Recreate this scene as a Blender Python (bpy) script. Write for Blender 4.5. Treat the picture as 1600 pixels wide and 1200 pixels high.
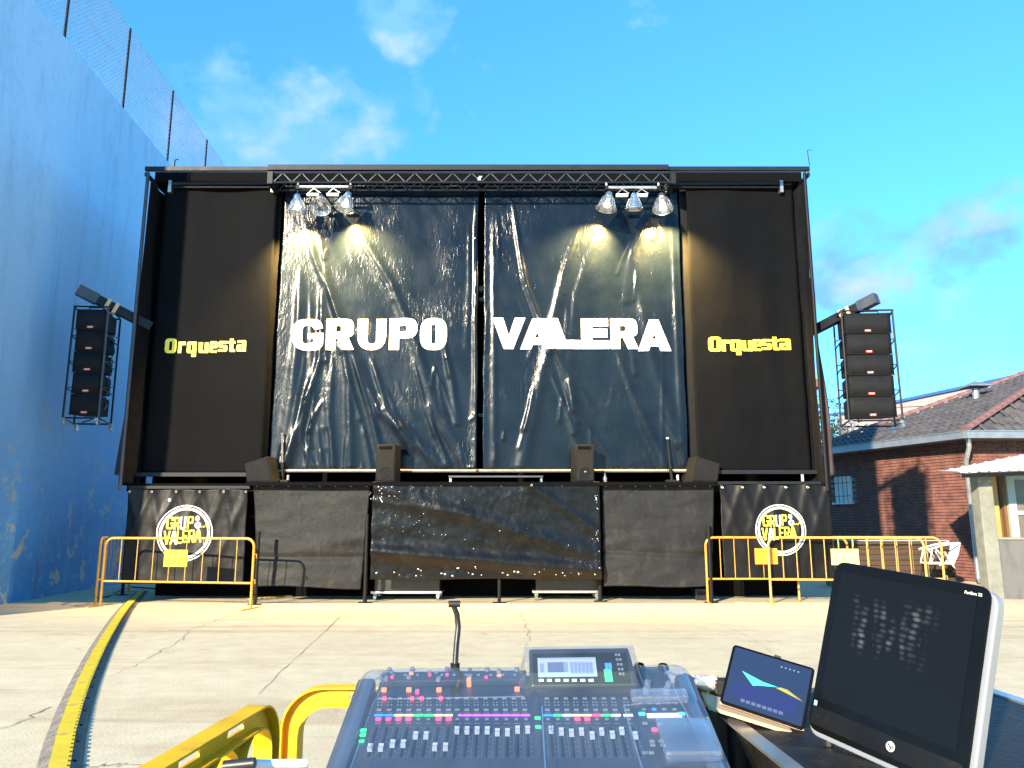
import bpy, bmesh, math, random
import numpy as np
from mathutils import Vector, Matrix, noise as mnoise
R = math.radians
rng = random.Random(7)
for o in list(bpy.data.objects):
    bpy.data.objects.remove(o)
SC = bpy.context.scene
COL = SC.collection

# ---------------------------------------------------------------- camera
CAM_H, PITCH, FPX = 1.35, R(10.25), 1200.0
cam_d = bpy.data.cameras.new('camera')
cam = bpy.data.objects.new('camera', cam_d); COL.objects.link(cam)
cam.location = (0, 0, CAM_H)
cam.rotation_euler = (R(90) + PITCH, 0, 0)
cam_d.sensor_width = 36; cam_d.lens = FPX/1600*36
cam_d.clip_start = 0.05; cam_d.clip_end = 2000
SC.camera = cam
CP, SP = math.cos(PITCH), math.sin(PITCH)
def ray(x, y):
    v = (600-y)/FPX
    return Vector(((x-800)/FPX, CP-v*SP, SP+v*CP))
def at(x, y, Y):                       # measured photo point at depth Y
    r = ray(x, y)
    return Vector((0, 0, CAM_H)) + r*(Y/r.y)
def gp(x, y, z=0.0):                   # measured photo point at height z
    r = ray(x, y)
    return Vector((0, 0, CAM_H)) + r*((z-CAM_H)/r.z)

# ---------------------------------------------------------------- light
SUN_AZ, SUN_EL = 31.0, 20.0            # light travels towards +Y, turned 31 deg to +X
SUN_STRENGTH, SKY_STRENGTH = 4.5, 0.13
SC.view_settings.view_transform = 'Standard'
SC.view_settings.look = 'None'
SC.view_settings.exposure = 1.5
SC.view_settings.gamma = 1.0
SC.view_settings.use_curve_mapping = False
SC.render.engine = 'CYCLES'
SC.cycles.max_bounces = 8
SC.cycles.transparent_max_bounces = 16
SC.cycles.use_denoising = True
SC.cycles.sample_clamp_indirect = 4.0
SC.cycles.caustics_reflective = False
SC.cycles.caustics_refractive = False
sun_d = bpy.data.lights.new('sun', 'SUN'); sun_d.energy = SUN_STRENGTH; sun_d.angle = R(1.0)
sun_d.color = (1.0, 0.84, 0.60)
sun = bpy.data.objects.new('sun', sun_d); COL.objects.link(sun)
sd = Vector((math.sin(R(SUN_AZ))*math.cos(R(SUN_EL)), math.cos(R(SUN_AZ))*math.cos(R(SUN_EL)), -math.sin(R(SUN_EL))))
sun.rotation_euler = sd.to_track_quat('-Z', 'Y').to_euler()
sun.location = (-20, -30, 12)

W = bpy.data.worlds.new('World'); SC.world = W; W.use_nodes = True
wn, wl = W.node_tree.nodes, W.node_tree.links
wn.clear()
def N(t, **k):
    n = wn.new(t)
    for a, b in k.items(): setattr(n, a, b)
    return n
w_out = N('ShaderNodeOutputWorld'); w_bg = N('ShaderNodeBackground'); wl.new(w_bg.outputs[0], w_out.inputs[0])
w_sky = N('ShaderNodeTexSky', sky_type='NISHITA', sun_disc=False)
w_sky.sun_elevation = R(SUN_EL); w_sky.sun_rotation = R(180 + SUN_AZ)
w_sky.air_density = 1.0; w_sky.dust_density = 0.3; w_sky.ozone_density = 2.0
w_bg.inputs['Strength'].default_value = SKY_STRENGTH
w_tint = N('ShaderNodeMix', data_type='RGBA', blend_type='MULTIPLY'); w_tint.inputs[0].default_value = 1
wl.new(w_sky.outputs[0], w_tint.inputs[6])
w_tc = N('ShaderNodeTexCoord'); w_sep = N('ShaderNodeSeparateXYZ'); wl.new(w_tc.outputs['Generated'], w_sep.inputs[0])
w_grade = N('ShaderNodeValToRGB'); wl.new(w_sep.outputs['Z'], w_grade.inputs[0])   # same all round: clearer air higher up
w_grade.color_ramp.elements[0].position = 0.0; w_grade.color_ramp.elements[0].color = (.27, .60, .95, 1)
w_grade.color_ramp.elements[1].position = .62; w_grade.color_ramp.elements[1].color = (.37, 1.02, 1.25, 1)
wl.new(w_grade.outputs[0], w_tint.inputs[7])
w_geo = N('ShaderNodeTexCoord')
def wmath(op, a, b=None, c=None, clamp=False):
    n = N('ShaderNodeMath', operation=op); n.use_clamp = clamp
    for i, v in enumerate((a, b, c)):
        if v is None: continue
        if isinstance(v, (int, float)): n.inputs[i].default_value = v
        else: wl.new(v, n.inputs[i])
    return n.outputs[0]
def w_noise(scale, detail, stretch=(1, 1, 1), rough=0.55, off=(0, 0, 0)):
    m = N('ShaderNodeMapping'); m.inputs['Scale'].default_value = stretch; m.inputs['Location'].default_value = off
    wl.new(w_geo.outputs['Generated'], m.inputs['Vector'])
    n = N('ShaderNodeTexNoise'); n.inputs['Scale'].default_value = scale; n.inputs['Detail'].default_value = detail
    n.inputs['Roughness'].default_value = rough
    wl.new(m.outputs[0], n.inputs['Vector'])
    return n.outputs['Fac']
# clouds: patches (direction, angular radius, weight) broken up by noise
patches = [(455, 200, .12, 1.0), (390, 180, .10, .9), (540, 225, .09, .95), (335, 200, .09, .75), (505, 145, .04, 1.), (625, 40, .075, 1.15), (580, 8, .05, 1.),
           (660, 80, .04, .7), (655, 125, .035, .7), (690, 105, .025, .6), (768, 72, .02, .8), (725, 80, .02, .5), (660, 175, .02, .6), (738, 172, .014, .6),
           (850, 75, .012, .5), (1015, 5, .03, .7), (1370, 420, .11, .85), (1480, 405, .09, .75), (1310, 470, .08, .8), (1560, 340, .06, .7),
           (1450, 530, .10, .45), (1580, 560, .1, .45), (100, 250, .12, .4)]
for k in range(16):                                        # scattered small clouds round the rest of the sky
    a = rng.uniform(R(50), R(310)); e = R(rng.uniform(8, 45))
    patches.append((Vector((math.sin(a)*math.cos(e), math.cos(a)*math.cos(e), math.sin(e))), None, rng.uniform(.05, .12), .7))
_wn = N('ShaderNodeTexNoise'); _wn.inputs['Scale'].default_value = 14; _wn.inputs['Detail'].default_value = 5
wl.new(w_geo.outputs['Generated'], _wn.inputs['Vector'])
_ws = N('ShaderNodeVectorMath', operation='MULTIPLY_ADD'); wl.new(_wn.outputs['Color'], _ws.inputs[0]); _ws.inputs[1].default_value = (.13, .13, .13)
_wo = N('ShaderNodeVectorMath', operation='ADD'); wl.new(w_geo.outputs['Generated'], _wo.inputs[0]); _wo.inputs[1].default_value = (-.065, -.065, -.065)
wl.new(_wo.outputs[0], _ws.inputs[2]); warp = _ws.outputs[0]
tot = None
for px, py, rad, wgt in patches:
    d = px.normalized() if isinstance(px, Vector) else ray(px, py).normalized()
    vm = N('ShaderNodeVectorMath', operation='DISTANCE'); vm.inputs[1].default_value = d
    wl.new(warp, vm.inputs[0])
    mr = N('ShaderNodeMapRange', interpolation_type='SMOOTHSTEP')
    mr.inputs['From Min'].default_value = rad*1.25; mr.inputs['From Max'].default_value = rad*.1
    mr.inputs['To Max'].default_value = wgt
    wl.new(vm.outputs['Value'], mr.inputs['Value'])
    tot = mr.outputs[0] if tot is None else wmath('MAXIMUM', tot, mr.outputs[0])
cn = w_noise(13, 10, (1, 1, 1.5), .62)
dens = wmath('SUBTRACT', wmath('ADD', wmath('MULTIPLY', cn, 1.9), wmath('MULTIPLY', tot, .95)), 1.20)
dens = wmath('MULTIPLY', wmath('MULTIPLY', dens, 1.7, None, True), wmath('MULTIPLY', tot, 1.5, None, True))
shade = w_noise(11, 4, (1, 1, 1.4), .5, (.23, .4, .13))
cr = N('ShaderNodeValToRGB'); wl.new(shade, cr.inputs[0])
cr.color_ramp.elements[0].position = .47; cr.color_ramp.elements[0].color = (.75, 1.9, 4.6, 1)
cr.color_ramp.elements[1].position = .70; cr.color_ramp.elements[1].color = (1.8, 2.45, 4.4, 1)
w_mix = N('ShaderNodeMix', data_type='RGBA'); wl.new(dens, w_mix.inputs[0])
wl.new(w_tint.outputs[2], w_mix.inputs[6]); wl.new(cr.outputs[0], w_mix.inputs[7])
wl.new(w_mix.outputs[2], w_bg.inputs['Color'])

# ---------------------------------------------------------------- materials
def newmat(name):
    m = bpy.data.materials.new(name); m.use_nodes = True
    nt = m.node_tree
    return m, nt.nodes, nt.links, nt.nodes['Principled BSDF']
def mat(name, col, rough=.5, metal=0., var=.12, scale=6., bump=0., bscale=40., spec=.5, stretch=(1, 1, 1), coords='Object', dirt=None, dirt_amt=.5, dirt_scale=3.):
    """plain procedural surface: colour broken up by noise, optional dirt patches and fine relief"""
    m, n, l, b = newmat(name)
    tc = n.new('ShaderNodeTexCoord'); mp = n.new('ShaderNodeMapping'); mp.inputs['Scale'].default_value = stretch
    l.new(tc.outputs[coords], mp.inputs['Vector'])
    nz = n.new('ShaderNodeTexNoise'); nz.inputs['Scale'].default_value = scale; nz.inputs['Detail'].default_value = 8
    l.new(mp.outputs[0], nz.inputs['Vector'])
    rp = n.new('ShaderNodeValToRGB'); l.new(nz.outputs['Fac'], rp.inputs[0])
    c = Vector(col)
    rp.color_ramp.elements[0].position = .3; rp.color_ramp.elements[0].color = (*(c*(1-var)), 1)
    rp.color_ramp.elements[1].position = .7; rp.color_ramp.elements[1].color = (*[min(.95, x*(1+var)) for x in c], 1)
    src = rp.outputs[0]
    if dirt is not None:
        n2 = n.new('ShaderNodeTexNoise'); n2.inputs['Scale'].default_value = dirt_scale; n2.inputs['Detail'].default_value = 10; n2.inputs['Roughness'].default_value = .7
        l.new(mp.outputs[0], n2.inputs['Vector'])
        r2 = n.new('ShaderNodeMapRange'); r2.inputs['From Min'].default_value = .52; r2.inputs['From Max'].default_value = .7; r2.inputs['To Max'].default_value = dirt_amt
        l.new(n2.outputs['Fac'], r2.inputs['Value'])
        mx = n.new('ShaderNodeMix'); mx.data_type = 'RGBA'; l.new(r2.outputs[0], mx.inputs[0]); l.new(src, mx.inputs[6]); mx.inputs[7].default_value = (*dirt, 1)
        src = mx.outputs[2]
    l.new(src, b.inputs['Base Color'])
    rr = n.new('ShaderNodeMapRange'); l.new(nz.outputs['Fac'], rr.inputs['Value'])
    rr.inputs['To Min'].default_value = max(0, rough-.1); rr.inputs['To Max'].default_value = min(1, rough+.1)
    l.new(rr.outputs[0], b.inputs['Roughness'])
    b.inputs['Metallic'].default_value = metal
    b.inputs['Specular IOR Level'].default_value = spec
    if bump:
        nb = n.new('ShaderNodeTexNoise'); nb.inputs['Scale'].default_value = bscale; nb.inputs['Detail'].default_value = 5
        l.new(mp.outputs[0], nb.inputs['Vector'])
        bp = n.new('ShaderNodeBump'); bp.inputs['Strength'].default_value = bump; bp.inputs['Distance'].default_value = .02
        l.new(nb.outputs['Fac'], bp.inputs['Height']); l.new(bp.outputs[0], b.inputs['Normal'])
    return m
def emit(name, col, strength, base=(.02, .02, .02)):
    m, n, l, b = newmat(name)
    b.inputs['Base Color'].default_value = (*base, 1); b.inputs['Roughness'].default_value = .3; b.inputs['Specular IOR Level'].default_value = .06; strength *= 1.05 if name.startswith('led') else .5
    b.inputs['Emission Color'].default_value = (*col, 1); b.inputs['Emission Strength'].default_value = strength
    return m
def clear(name, tint=(.9, .95, 1), gloss=.12, rough=.08, haze=.05, hazecol=(.6, .65, .75)):
    """clear plastic or thin glass: transparent sheet with a reflecting, slightly dusty surface"""
    m, n, l, b = newmat(name); out = n['Material Output']
    tr = n.new('ShaderNodeBsdfTransparent'); tr.inputs[0].default_value = (*tint, 1)
    gl = n.new('ShaderNodeBsdfGlossy'); gl.inputs['Roughness'].default_value = rough; gl.inputs['Color'].default_value = (1, 1, 1, 1)
    df = n.new('ShaderNodeBsdfDiffuse'); df.inputs[0].default_value = (*hazecol, 1)
    lw = n.new('ShaderNodeLayerWeight'); lw.inputs['Blend'].default_value = .35
    ma = n.new('ShaderNodeMath'); ma.operation = 'MULTIPLY_ADD'; l.new(lw.outputs['Facing'], ma.inputs[0]); ma.inputs[1].default_value = .35; ma.inputs[2].default_value = gloss; ma.use_clamp = True
    m1 = n.new('ShaderNodeMixShader'); l.new(ma.outputs[0], m1.inputs[0]); l.new(tr.outputs[0], m1.inputs[1]); l.new(gl.outputs[0], m1.inputs[2])
    tc = n.new('ShaderNodeTexCoord'); nz = n.new('ShaderNodeTexNoise'); nz.inputs['Scale'].default_value = 9; nz.inputs['Detail'].default_value = 8
    l.new(tc.outputs['Object'], nz.inputs['Vector'])
    mh = n.new('ShaderNodeMath'); mh.operation = 'MULTIPLY'; l.new(nz.outputs['Fac'], mh.inputs[0]); mh.inputs[1].default_value = haze*2
    m2 = n.new('ShaderNodeMixShader'); l.new(mh.outputs[0], m2.inputs[0]); l.new(m1.outputs[0], m2.inputs[1]); l.new(df.outputs[0], m2.inputs[2])
    l.new(m2.outputs[0], out.inputs['Surface'])
    return m

def tarp_mat(name, col, rough, crinkle, cscale, var=.25, dust=(.1, .095, .085), dust_amt=.15, stretch=(1, 1, 1), spec=.5):
    m = mat(name, col, rough, var=var, scale=2.2, dirt=dust, dirt_amt=dust_amt, dirt_scale=4, spec=spec)
    n, l = m.node_tree.nodes, m.node_tree.links
    b = n['Principled BSDF']
    tc = n.new('ShaderNodeTexCoord'); mp = n.new('ShaderNodeMapping'); mp.inputs['Scale'].default_value = stretch
    mp.inputs['Rotation'].default_value = (0, R(25), 0)
    l.new(tc.outputs['Object'], mp.inputs['Vector'])
    a = n.new('ShaderNodeTexNoise'); a.inputs['Scale'].default_value = cscale; a.inputs['Detail'].default_value = 6; a.inputs['Distortion'].default_value = 1.2
    l.new(mp.outputs[0], a.inputs['Vector'])
    # crinkles come in patches
    p = n.new('ShaderNodeTexNoise'); p.inputs['Scale'].default_value = .9; p.inputs['Detail'].default_value = 3
    l.new(tc.outputs['Object'], p.inputs['Vector'])
    pr = n.new('ShaderNodeMapRange'); pr.inputs['From Min'].default_value = .42; pr.inputs['From Max'].default_value = .66; pr.inputs['To Min'].default_value = .08
    l.new(p.outputs['Fac'], pr.inputs['Value'])
    mm = n.new('ShaderNodeMath'); mm.operation = 'MULTIPLY'; l.new(a.outputs['Fac'], mm.inputs[0]); l.new(pr.outputs[0], mm.inputs[1])
    bp = n.new('ShaderNodeBump'); bp.inputs['Strength'].default_value = 1.0; bp.inputs['Distance'].default_value = crinkle
    l.new(mm.outputs[0], bp.inputs['Height']); l.new(bp.outputs[0], b.inputs['Normal'])
    return m

M = {}
M['black_metal'] = mat('black_metal', (.007, .007, .008), .55, .0, bump=.1, spec=.2)
M['brace_metal'] = mat('brace_metal', (.05, .058, .075), .45, .2, var=.2)
M['truss'] = mat('truss', (.011, .013, .018), .5, .0, var=.2, spec=.22)
M['grey_metal'] = mat('grey_metal', (.38, .38, .38), .38, .8, var=.15)
M['alu'] = mat('alu', (.62, .62, .6), .33, .85, var=.12, dirt=(.2, .19, .17), dirt_amt=.4)
M['pale_bar'] = mat('pale_bar', (.22, .205, .175), .4, .4, var=.2)
M['drape'] = mat('drape', (.0075, .0078, .0098), .9, var=.3, bump=.3, bscale=60, spec=.1)
M['brown_drape'] = mat('brown_drape', (.045, .028, .03), .8, var=.3, bump=.3, bscale=50)
M['dark'] = mat('dark', (.004, .004, .0045), .85, spec=.06)
M['banner'] = tarp_mat('banner', (.0042, .0080, .0150), .22, .010, 5, dust=(.014, .017, .022), stretch=(3.2, 1, 1.1), spec=.24)
M['matt_banner'] = mat('matt_banner', (.0036, .0041, .0054), .75, var=.2, scale=1.5, bump=.15, bscale=120, spec=.06)
M['logo_banner'] = tarp_mat('logo_banner', (.006, .0057, .006), .45, .006, 6, dust=(.025, .023, .02), spec=.22)
M['skirt_net'] = tarp_mat('skirt_net', (.0140, .0145, .0160), .58, .014, 34, var=.35, dust=(.07, .065, .06), dust_amt=.3, stretch=(.6, 1, 1.6), spec=.2)
M['skirt_pvc'] = tarp_mat('skirt_pvc', (.0045, .0045, .005), .27, .008, 14, var=.3, dust=(.03, .027, .024), dust_amt=.25, spec=.24)
M['white_print'] = mat('white_print', (.66, .645, .61), .5, var=.04, scale=20)
M['yellow_print'] = mat('yellow_print', (.72, .62, .05), .5, var=.06, scale=20)
M['barrier_paint'] = mat('barrier_paint', (.52, .27, .032), .5, var=.14, scale=9, dirt=(.13, .06, .03), dirt_amt=.6, dirt_scale=9)
M['pale_barrier_paint'] = mat('pale_barrier_paint', (.52, .32, .085), .5, var=.14, scale=9, dirt=(.14, .075, .04), dirt_amt=.65, dirt_scale=9)
M['yellow_plate'] = mat('yellow_plate', (.62, .42, .012), .5, var=.06)
M['orange_plate'] = mat('orange_plate', (.62, .27, .02), .5, var=.08)
M['cream_plate'] = mat('cream_plate', (.66, .50, .20), .5, var=.08, dirt=(.3, .2, .1), dirt_amt=.4, dirt_scale=8)
M['yellow_plastic'] = mat('yellow_plastic', (.80, .46, .004), .5, var=.08, scale=5, dirt=(.36, .2, .03), dirt_amt=.55, dirt_scale=11)
M['rubber'] = mat('rubber', (.19, .17, .15), .9, var=.25, scale=12, bump=.5, bscale=70, dirt=(.30, .27, .23), dirt_amt=.6, dirt_scale=6, spec=.15)
M['ramp_yellow'] = mat('ramp_yellow', (.68, .50, .02), .6, var=.1, scale=8, dirt=(.30, .25, .12), dirt_amt=.75, dirt_scale=6)
M['cabinet'] = mat('cabinet', (.0075, .0080, .0095), .8, var=.3, bump=.4, bscale=150, dirt=(.03, .028, .026), dirt_amt=.3, spec=.2)
M['grille'] = mat('grille', (.0105, .0112, .013), .65, .0, var=.25, bump=.6, bscale=300, spec=.2)
M['red_badge'] = mat('red_badge', (.55, .06, .02), .4)
M['concrete'] = mat('concrete', (.20, .20, .165), .85, var=.2, bump=.5, bscale=30, dirt=(.2, .19, .17), dirt_amt=.5)
M['cement_panel'] = mat('cement_panel', (.105, .105, .105), .85, var=.3, scale=3, bump=.3, dirt=(.06, .06, .06), dirt_amt=.6, stretch=(3, 3, .7))
M['brick'] = mat('brick', (.165, .068, .054), .9, var=.35, scale=5, bump=.4, bscale=60)
M['mortar'] = mat('mortar', (.36, .29, .255), .95, var=.2, bump=.4)
M['tile'] = mat('tile', (.070, .066, .072), .75, var=.4, scale=4, bump=.3, dirt=(.14, .115, .10), dirt_amt=.5, dirt_scale=2.2)
M['hip_tile'] = mat('hip_tile', (.17, .085, .085), .75, var=.25, scale=5)
M['gutter'] = mat('gutter', (.30, .33, .36), .4, .6, var=.15, dirt=(.16, .16, .16), dirt_amt=.4)
M['zinc'] = mat('zinc', (.5, .5, .5), .38, .75, var=.15)
M['white_paint'] = mat('white_paint', (.72, .72, .70), .5, var=.05)
M['white_plastic'] = mat('white_plastic', (.76, .77, .77), .35, var=.04)
M['wood'] = mat('wood', (.055, .032, .020), .7, var=.35, scale=4, stretch=(.5, .5, 8), bump=.2)
M['wood_yellow'] = mat('wood_yellow', (.42, .27, .09), .6, var=.12, stretch=(1, 1, .3))
M['wood_brown'] = mat('wood_brown', (.16, .08, .03), .6, var=.25, stretch=(1, 1, .3))
M['aqua'] = mat('aqua', (.34, .44, .42), .5, var=.05)
M['pane'] = mat('pane', (.14, .125, .10), .12, var=.1)
M['tabletop'] = mat('tabletop', (.52, .54, .58), .3, var=.08)
M['corrugated'] = mat('corrugated', (.72, .72, .70), .5, .1, var=.06)
M['warehouse'] = mat('warehouse', (.40, .33, .32), .85, var=.05)
M['blue_trim'] = mat('blue_trim', (.04, .12, .32), .5)
M['leaf'] = mat('leaf', (.045, .075, .025), .6, var=.4, scale=3)
M['bark'] = mat('bark', (.12, .085, .06), .9, var=.3)
M['black_plastic'] = mat('black_plastic', (.016, .016, .017), .38, var=.25, dirt=(.08, .075, .065), dirt_amt=.25, dirt_scale=9)
M['black_gloss'] = mat('black_gloss', (.004, .004, .0042), .14, var=.2, spec=.12)
M['silver'] = mat('silver', (.26, .27, .29), .38, .2, var=.04)
M['case_top'] = mat('case_top', (.012, .0115, .011), .5, var=.4, scale=14, bump=.35, bscale=60, dirt=(.06, .052, .043), dirt_amt=.55, dirt_scale=11, spec=.3)
M['tan'] = mat('tan', (.60, .42, .24), .6, var=.08)
M['tape'] = mat('tape', (.66, .64, .60), .6, var=.1, bump=.4, bscale=50)
M['console'] = mat('console', (.030, .036, .052), .4, .25, var=.2)
M['cheek'] = mat('cheek', (.055, .075, .115), .35, .1, var=.15)
M['console_top'] = mat('console_top', (.048, .053, .066), .36, .35, var=.15)
M['fader_cap'] = mat('fader_cap', (.34, .37, .43), .35, var=.08)
M['key_grey'] = mat('key_grey', (.16, .175, .21), .4, var=.08)
M['cover'] = clear('cover', (.90, .93, .97), .05, .10, .045, (.52, .56, .66))
M['cover_edge'] = clear('cover_edge', (.88, .91, .96), .13, .10, .05, (.62, .66, .74))
M['shade_glass'] = clear('shade_glass', (.86, .88, .90), .2, .12, .05, (.7, .7, .72))
M['lit_bulb'] = emit('lit_bulb', (1, .80, .48), 14)
M['chrome'] = mat('chrome', (.75, .75, .75), .16, .95)
M['led_red'] = emit('led_red', (1, .03, .10), 1.8)
M['led_orange'] = emit('led_orange', (1, .16, .05), 1.5)
M['led_green'] = emit('led_green', (.03, .9, .22), 1.0)
M['led_purple'] = emit('led_purple', (.50, .10, .85), 1.0)
M['led_blue'] = emit('led_blue', (.03, .25, .95), .9)
M['led_cyan'] = emit('led_cyan', (.05, .75, .95), 1.0)
M['led_white'] = emit('led_white', (.85, .92, 1), 1.0)
M['led_amber'] = emit('led_amber', (1, .62, .35), 1.0)

# concrete yard
def ground_mat():
    m, n, l, b = newmat('yard_concrete')
    tc = n.new('ShaderNodeTexCoord')
    def nz(scale, detail=6, rough=.6, stretch=(1, 1, 1), rot=0, dist=0):
        mp = n.new('ShaderNodeMapping'); mp.inputs['Scale'].default_value = stretch; mp.inputs['Rotation'].default_value = (0, 0, rot)
        l.new(tc.outputs['Object'], mp.inputs['Vector'])
        t = n.new('ShaderNodeTexNoise'); t.inputs['Scale'].default_value = scale; t.inputs['Detail'].default_value = detail; t.inputs['Roughness'].default_value = rough; t.inputs['Distortion'].default_value = dist
        l.new(mp.outputs[0], t.inputs['Vector']); return t.outputs['Fac']
    def ramp(v, p0, c0, p1, c1):
        r = n.new('ShaderNodeValToRGB'); l.new(v, r.inputs[0]); r.color_ramp.elements[0].position = p0; r.color_ramp.elements[0].color = (*c0, 1)
        r.color_ramp.elements[1].position = p1; r.color_ramp.elements[1].color = (*c1, 1); return r.outputs[0]
    def mul(a, c, f=1.):
        x = n.new('ShaderNodeMix'); x.data_type = 'RGBA'; x.blend_type = 'MULTIPLY'; x.inputs[0].default_value = f; l.new(a, x.inputs[6]); l.new(c, x.inputs[7]); return x.outputs[2]
    c = ramp(nz(.35, 9), .3, (.63, .535, .37), .7, (.72, .615, .43))
    c = mul(c, ramp(nz(3.5, 10, .7), .33, (.86, .84, .8), .62, (1, 1, 1)))
    c = mul(c, ramp(nz(.5, 7, .65, (.35, 2.6, 1), R(-14), .6), .30, (.84, .78, .72), .46, (1, 1, 1)))     # dragged tyre smears
    c = mul(c, ramp(nz(60, 3), .3, (.88, .88, .88), .6, (1, 1, 1)))
    c = mul(c, ramp(nz(1.1, 10, .72, (1, 1, 1), 0, 1.5), .30, (.70, .66, .60), .40, (1, 1, 1)), .8)         # damp and oil stains
    c = mul(c, ramp(nz(.22, 3, .5, (.16, 4, 1), R(16), 2.2), .34, (.74, .66, .60), .41, (1, 1, 1)), .4)      # long tyre marks
    c = mul(c, ramp(nz(23, 2, .4), .22, (.62, .6, .56), .27, (1, 1, 1)), .8)                                # specks of grit
    l.new(c, b.inputs['Base Color']); b.inputs['Roughness'].default_value = .85; b.inputs['Specular IOR Level'].default_value = .15
    bp = n.new('ShaderNodeBump'); bp.inputs['Strength'].default_value = .35; bp.inputs['Distance'].default_value = .01
    l.new(nz(45, 6), bp.inputs['Height']); l.new(bp.outputs[0], b.inputs['Normal'])
    return m
M['yard'] = ground_mat()
# blue fronton wall with flaking paint
def wall_mat():
    m, n, l, b = newmat('blue_flaking_paint')
    tc = n.new('ShaderNodeTexCoord')
    def nz(scale, detail=8, rough=.6, stretch=(1, 1, 1), dist=0.):
        mp = n.new('ShaderNodeMapping'); mp.inputs['Scale'].default_value = stretch
        l.new(tc.outputs['Object'], mp.inputs['Vector'])
        t = n.new('ShaderNodeTexNoise'); t.inputs['Scale'].default_value = scale; t.inputs['Detail'].default_value = detail; t.inputs['Roughness'].default_value = rough; t.inputs['Distortion'].default_value = dist
        l.new(mp.outputs[0], t.inputs['Vector']); return t.outputs['Fac']
    def mr(v, a, b_, c=0., d=1.):
        x = n.new('ShaderNodeMapRange'); x.interpolation_type = 'SMOOTHSTEP'; l.new(v, x.inputs['Value']); x.inputs['From Min'].default_value = a; x.inputs['From Max'].default_value = b_; x.inputs['To Min'].default_value = c; x.inputs['To Max'].default_value = d; return x.outputs[0]
    def mix(f, a, c):
        x = n.new('ShaderNodeMix'); x.data_type = 'RGBA'; l.new(f, x.inputs[0])
        for i, v in ((6, a), (7, c)):
            if isinstance(v, tuple): x.inputs[i].default_value = (*v, 1)
            else: l.new(v, x.inputs[i])
        return x.outputs[2]
    def mu(a, c):
        x = n.new('ShaderNodeMath'); x.operation = 'MULTIPLY'; l.new(a, x.inputs[0])
        if isinstance(c, float): x.inputs[1].default_value = c
        else: l.new(c, x.inputs[1])
        return x.outputs[0]
    sx = n.new('ShaderNodeSeparateXYZ'); l.new(tc.outputs['Object'], sx.inputs[0])
    base = mix(mr(nz(.5, 8), .3, .7), (.048, .195, .43), (.072, .28, .58))
    # bright haze over the upper wall, painted in as paler blue with height
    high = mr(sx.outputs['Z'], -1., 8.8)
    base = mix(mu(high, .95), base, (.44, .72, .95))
    base = mix(mu(mr(nz(1.3, 9, .7, (2.2, 2.2, .12)), .52, .74), .24), base, (.05, .15, .33))    # water streaks
    base = mix(mu(mr(nz(5, 10, .75), .50, .64), .28), base, (.24, .50, .76))                        # scuffed bloom
    base = mix(mu(mr(nz(2.5, 9, .7, (1, 1, .25)), .5, .72), .35), base, (.22, .36, .50))
    low = mr(sx.outputs['Z'], 4.6, .4)
    flake = mu(mr(nz(2.2, 10, .68), .575, .61), low)
    base = mix(flake, base, (.46, .44, .37))
    rust = mu(mr(nz(1.6, 6, .6, (1, 2.5, .2)), .62, .7), mu(mr(sx.outputs['Z'], 1.6, .3), .6))
    base = mix(rust, base, (.24, .13, .10))
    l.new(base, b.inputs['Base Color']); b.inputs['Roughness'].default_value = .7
    bp = n.new('ShaderNodeBump'); bp.inputs['Strength'].default_value = .7; bp.inputs['Distance'].default_value = .04
    l.new(nz(5, 12, .7), bp.inputs['Height']); l.new(bp.outputs[0], b.inputs['Normal'])
    return m
M['blue_wall'] = wall_mat()

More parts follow.
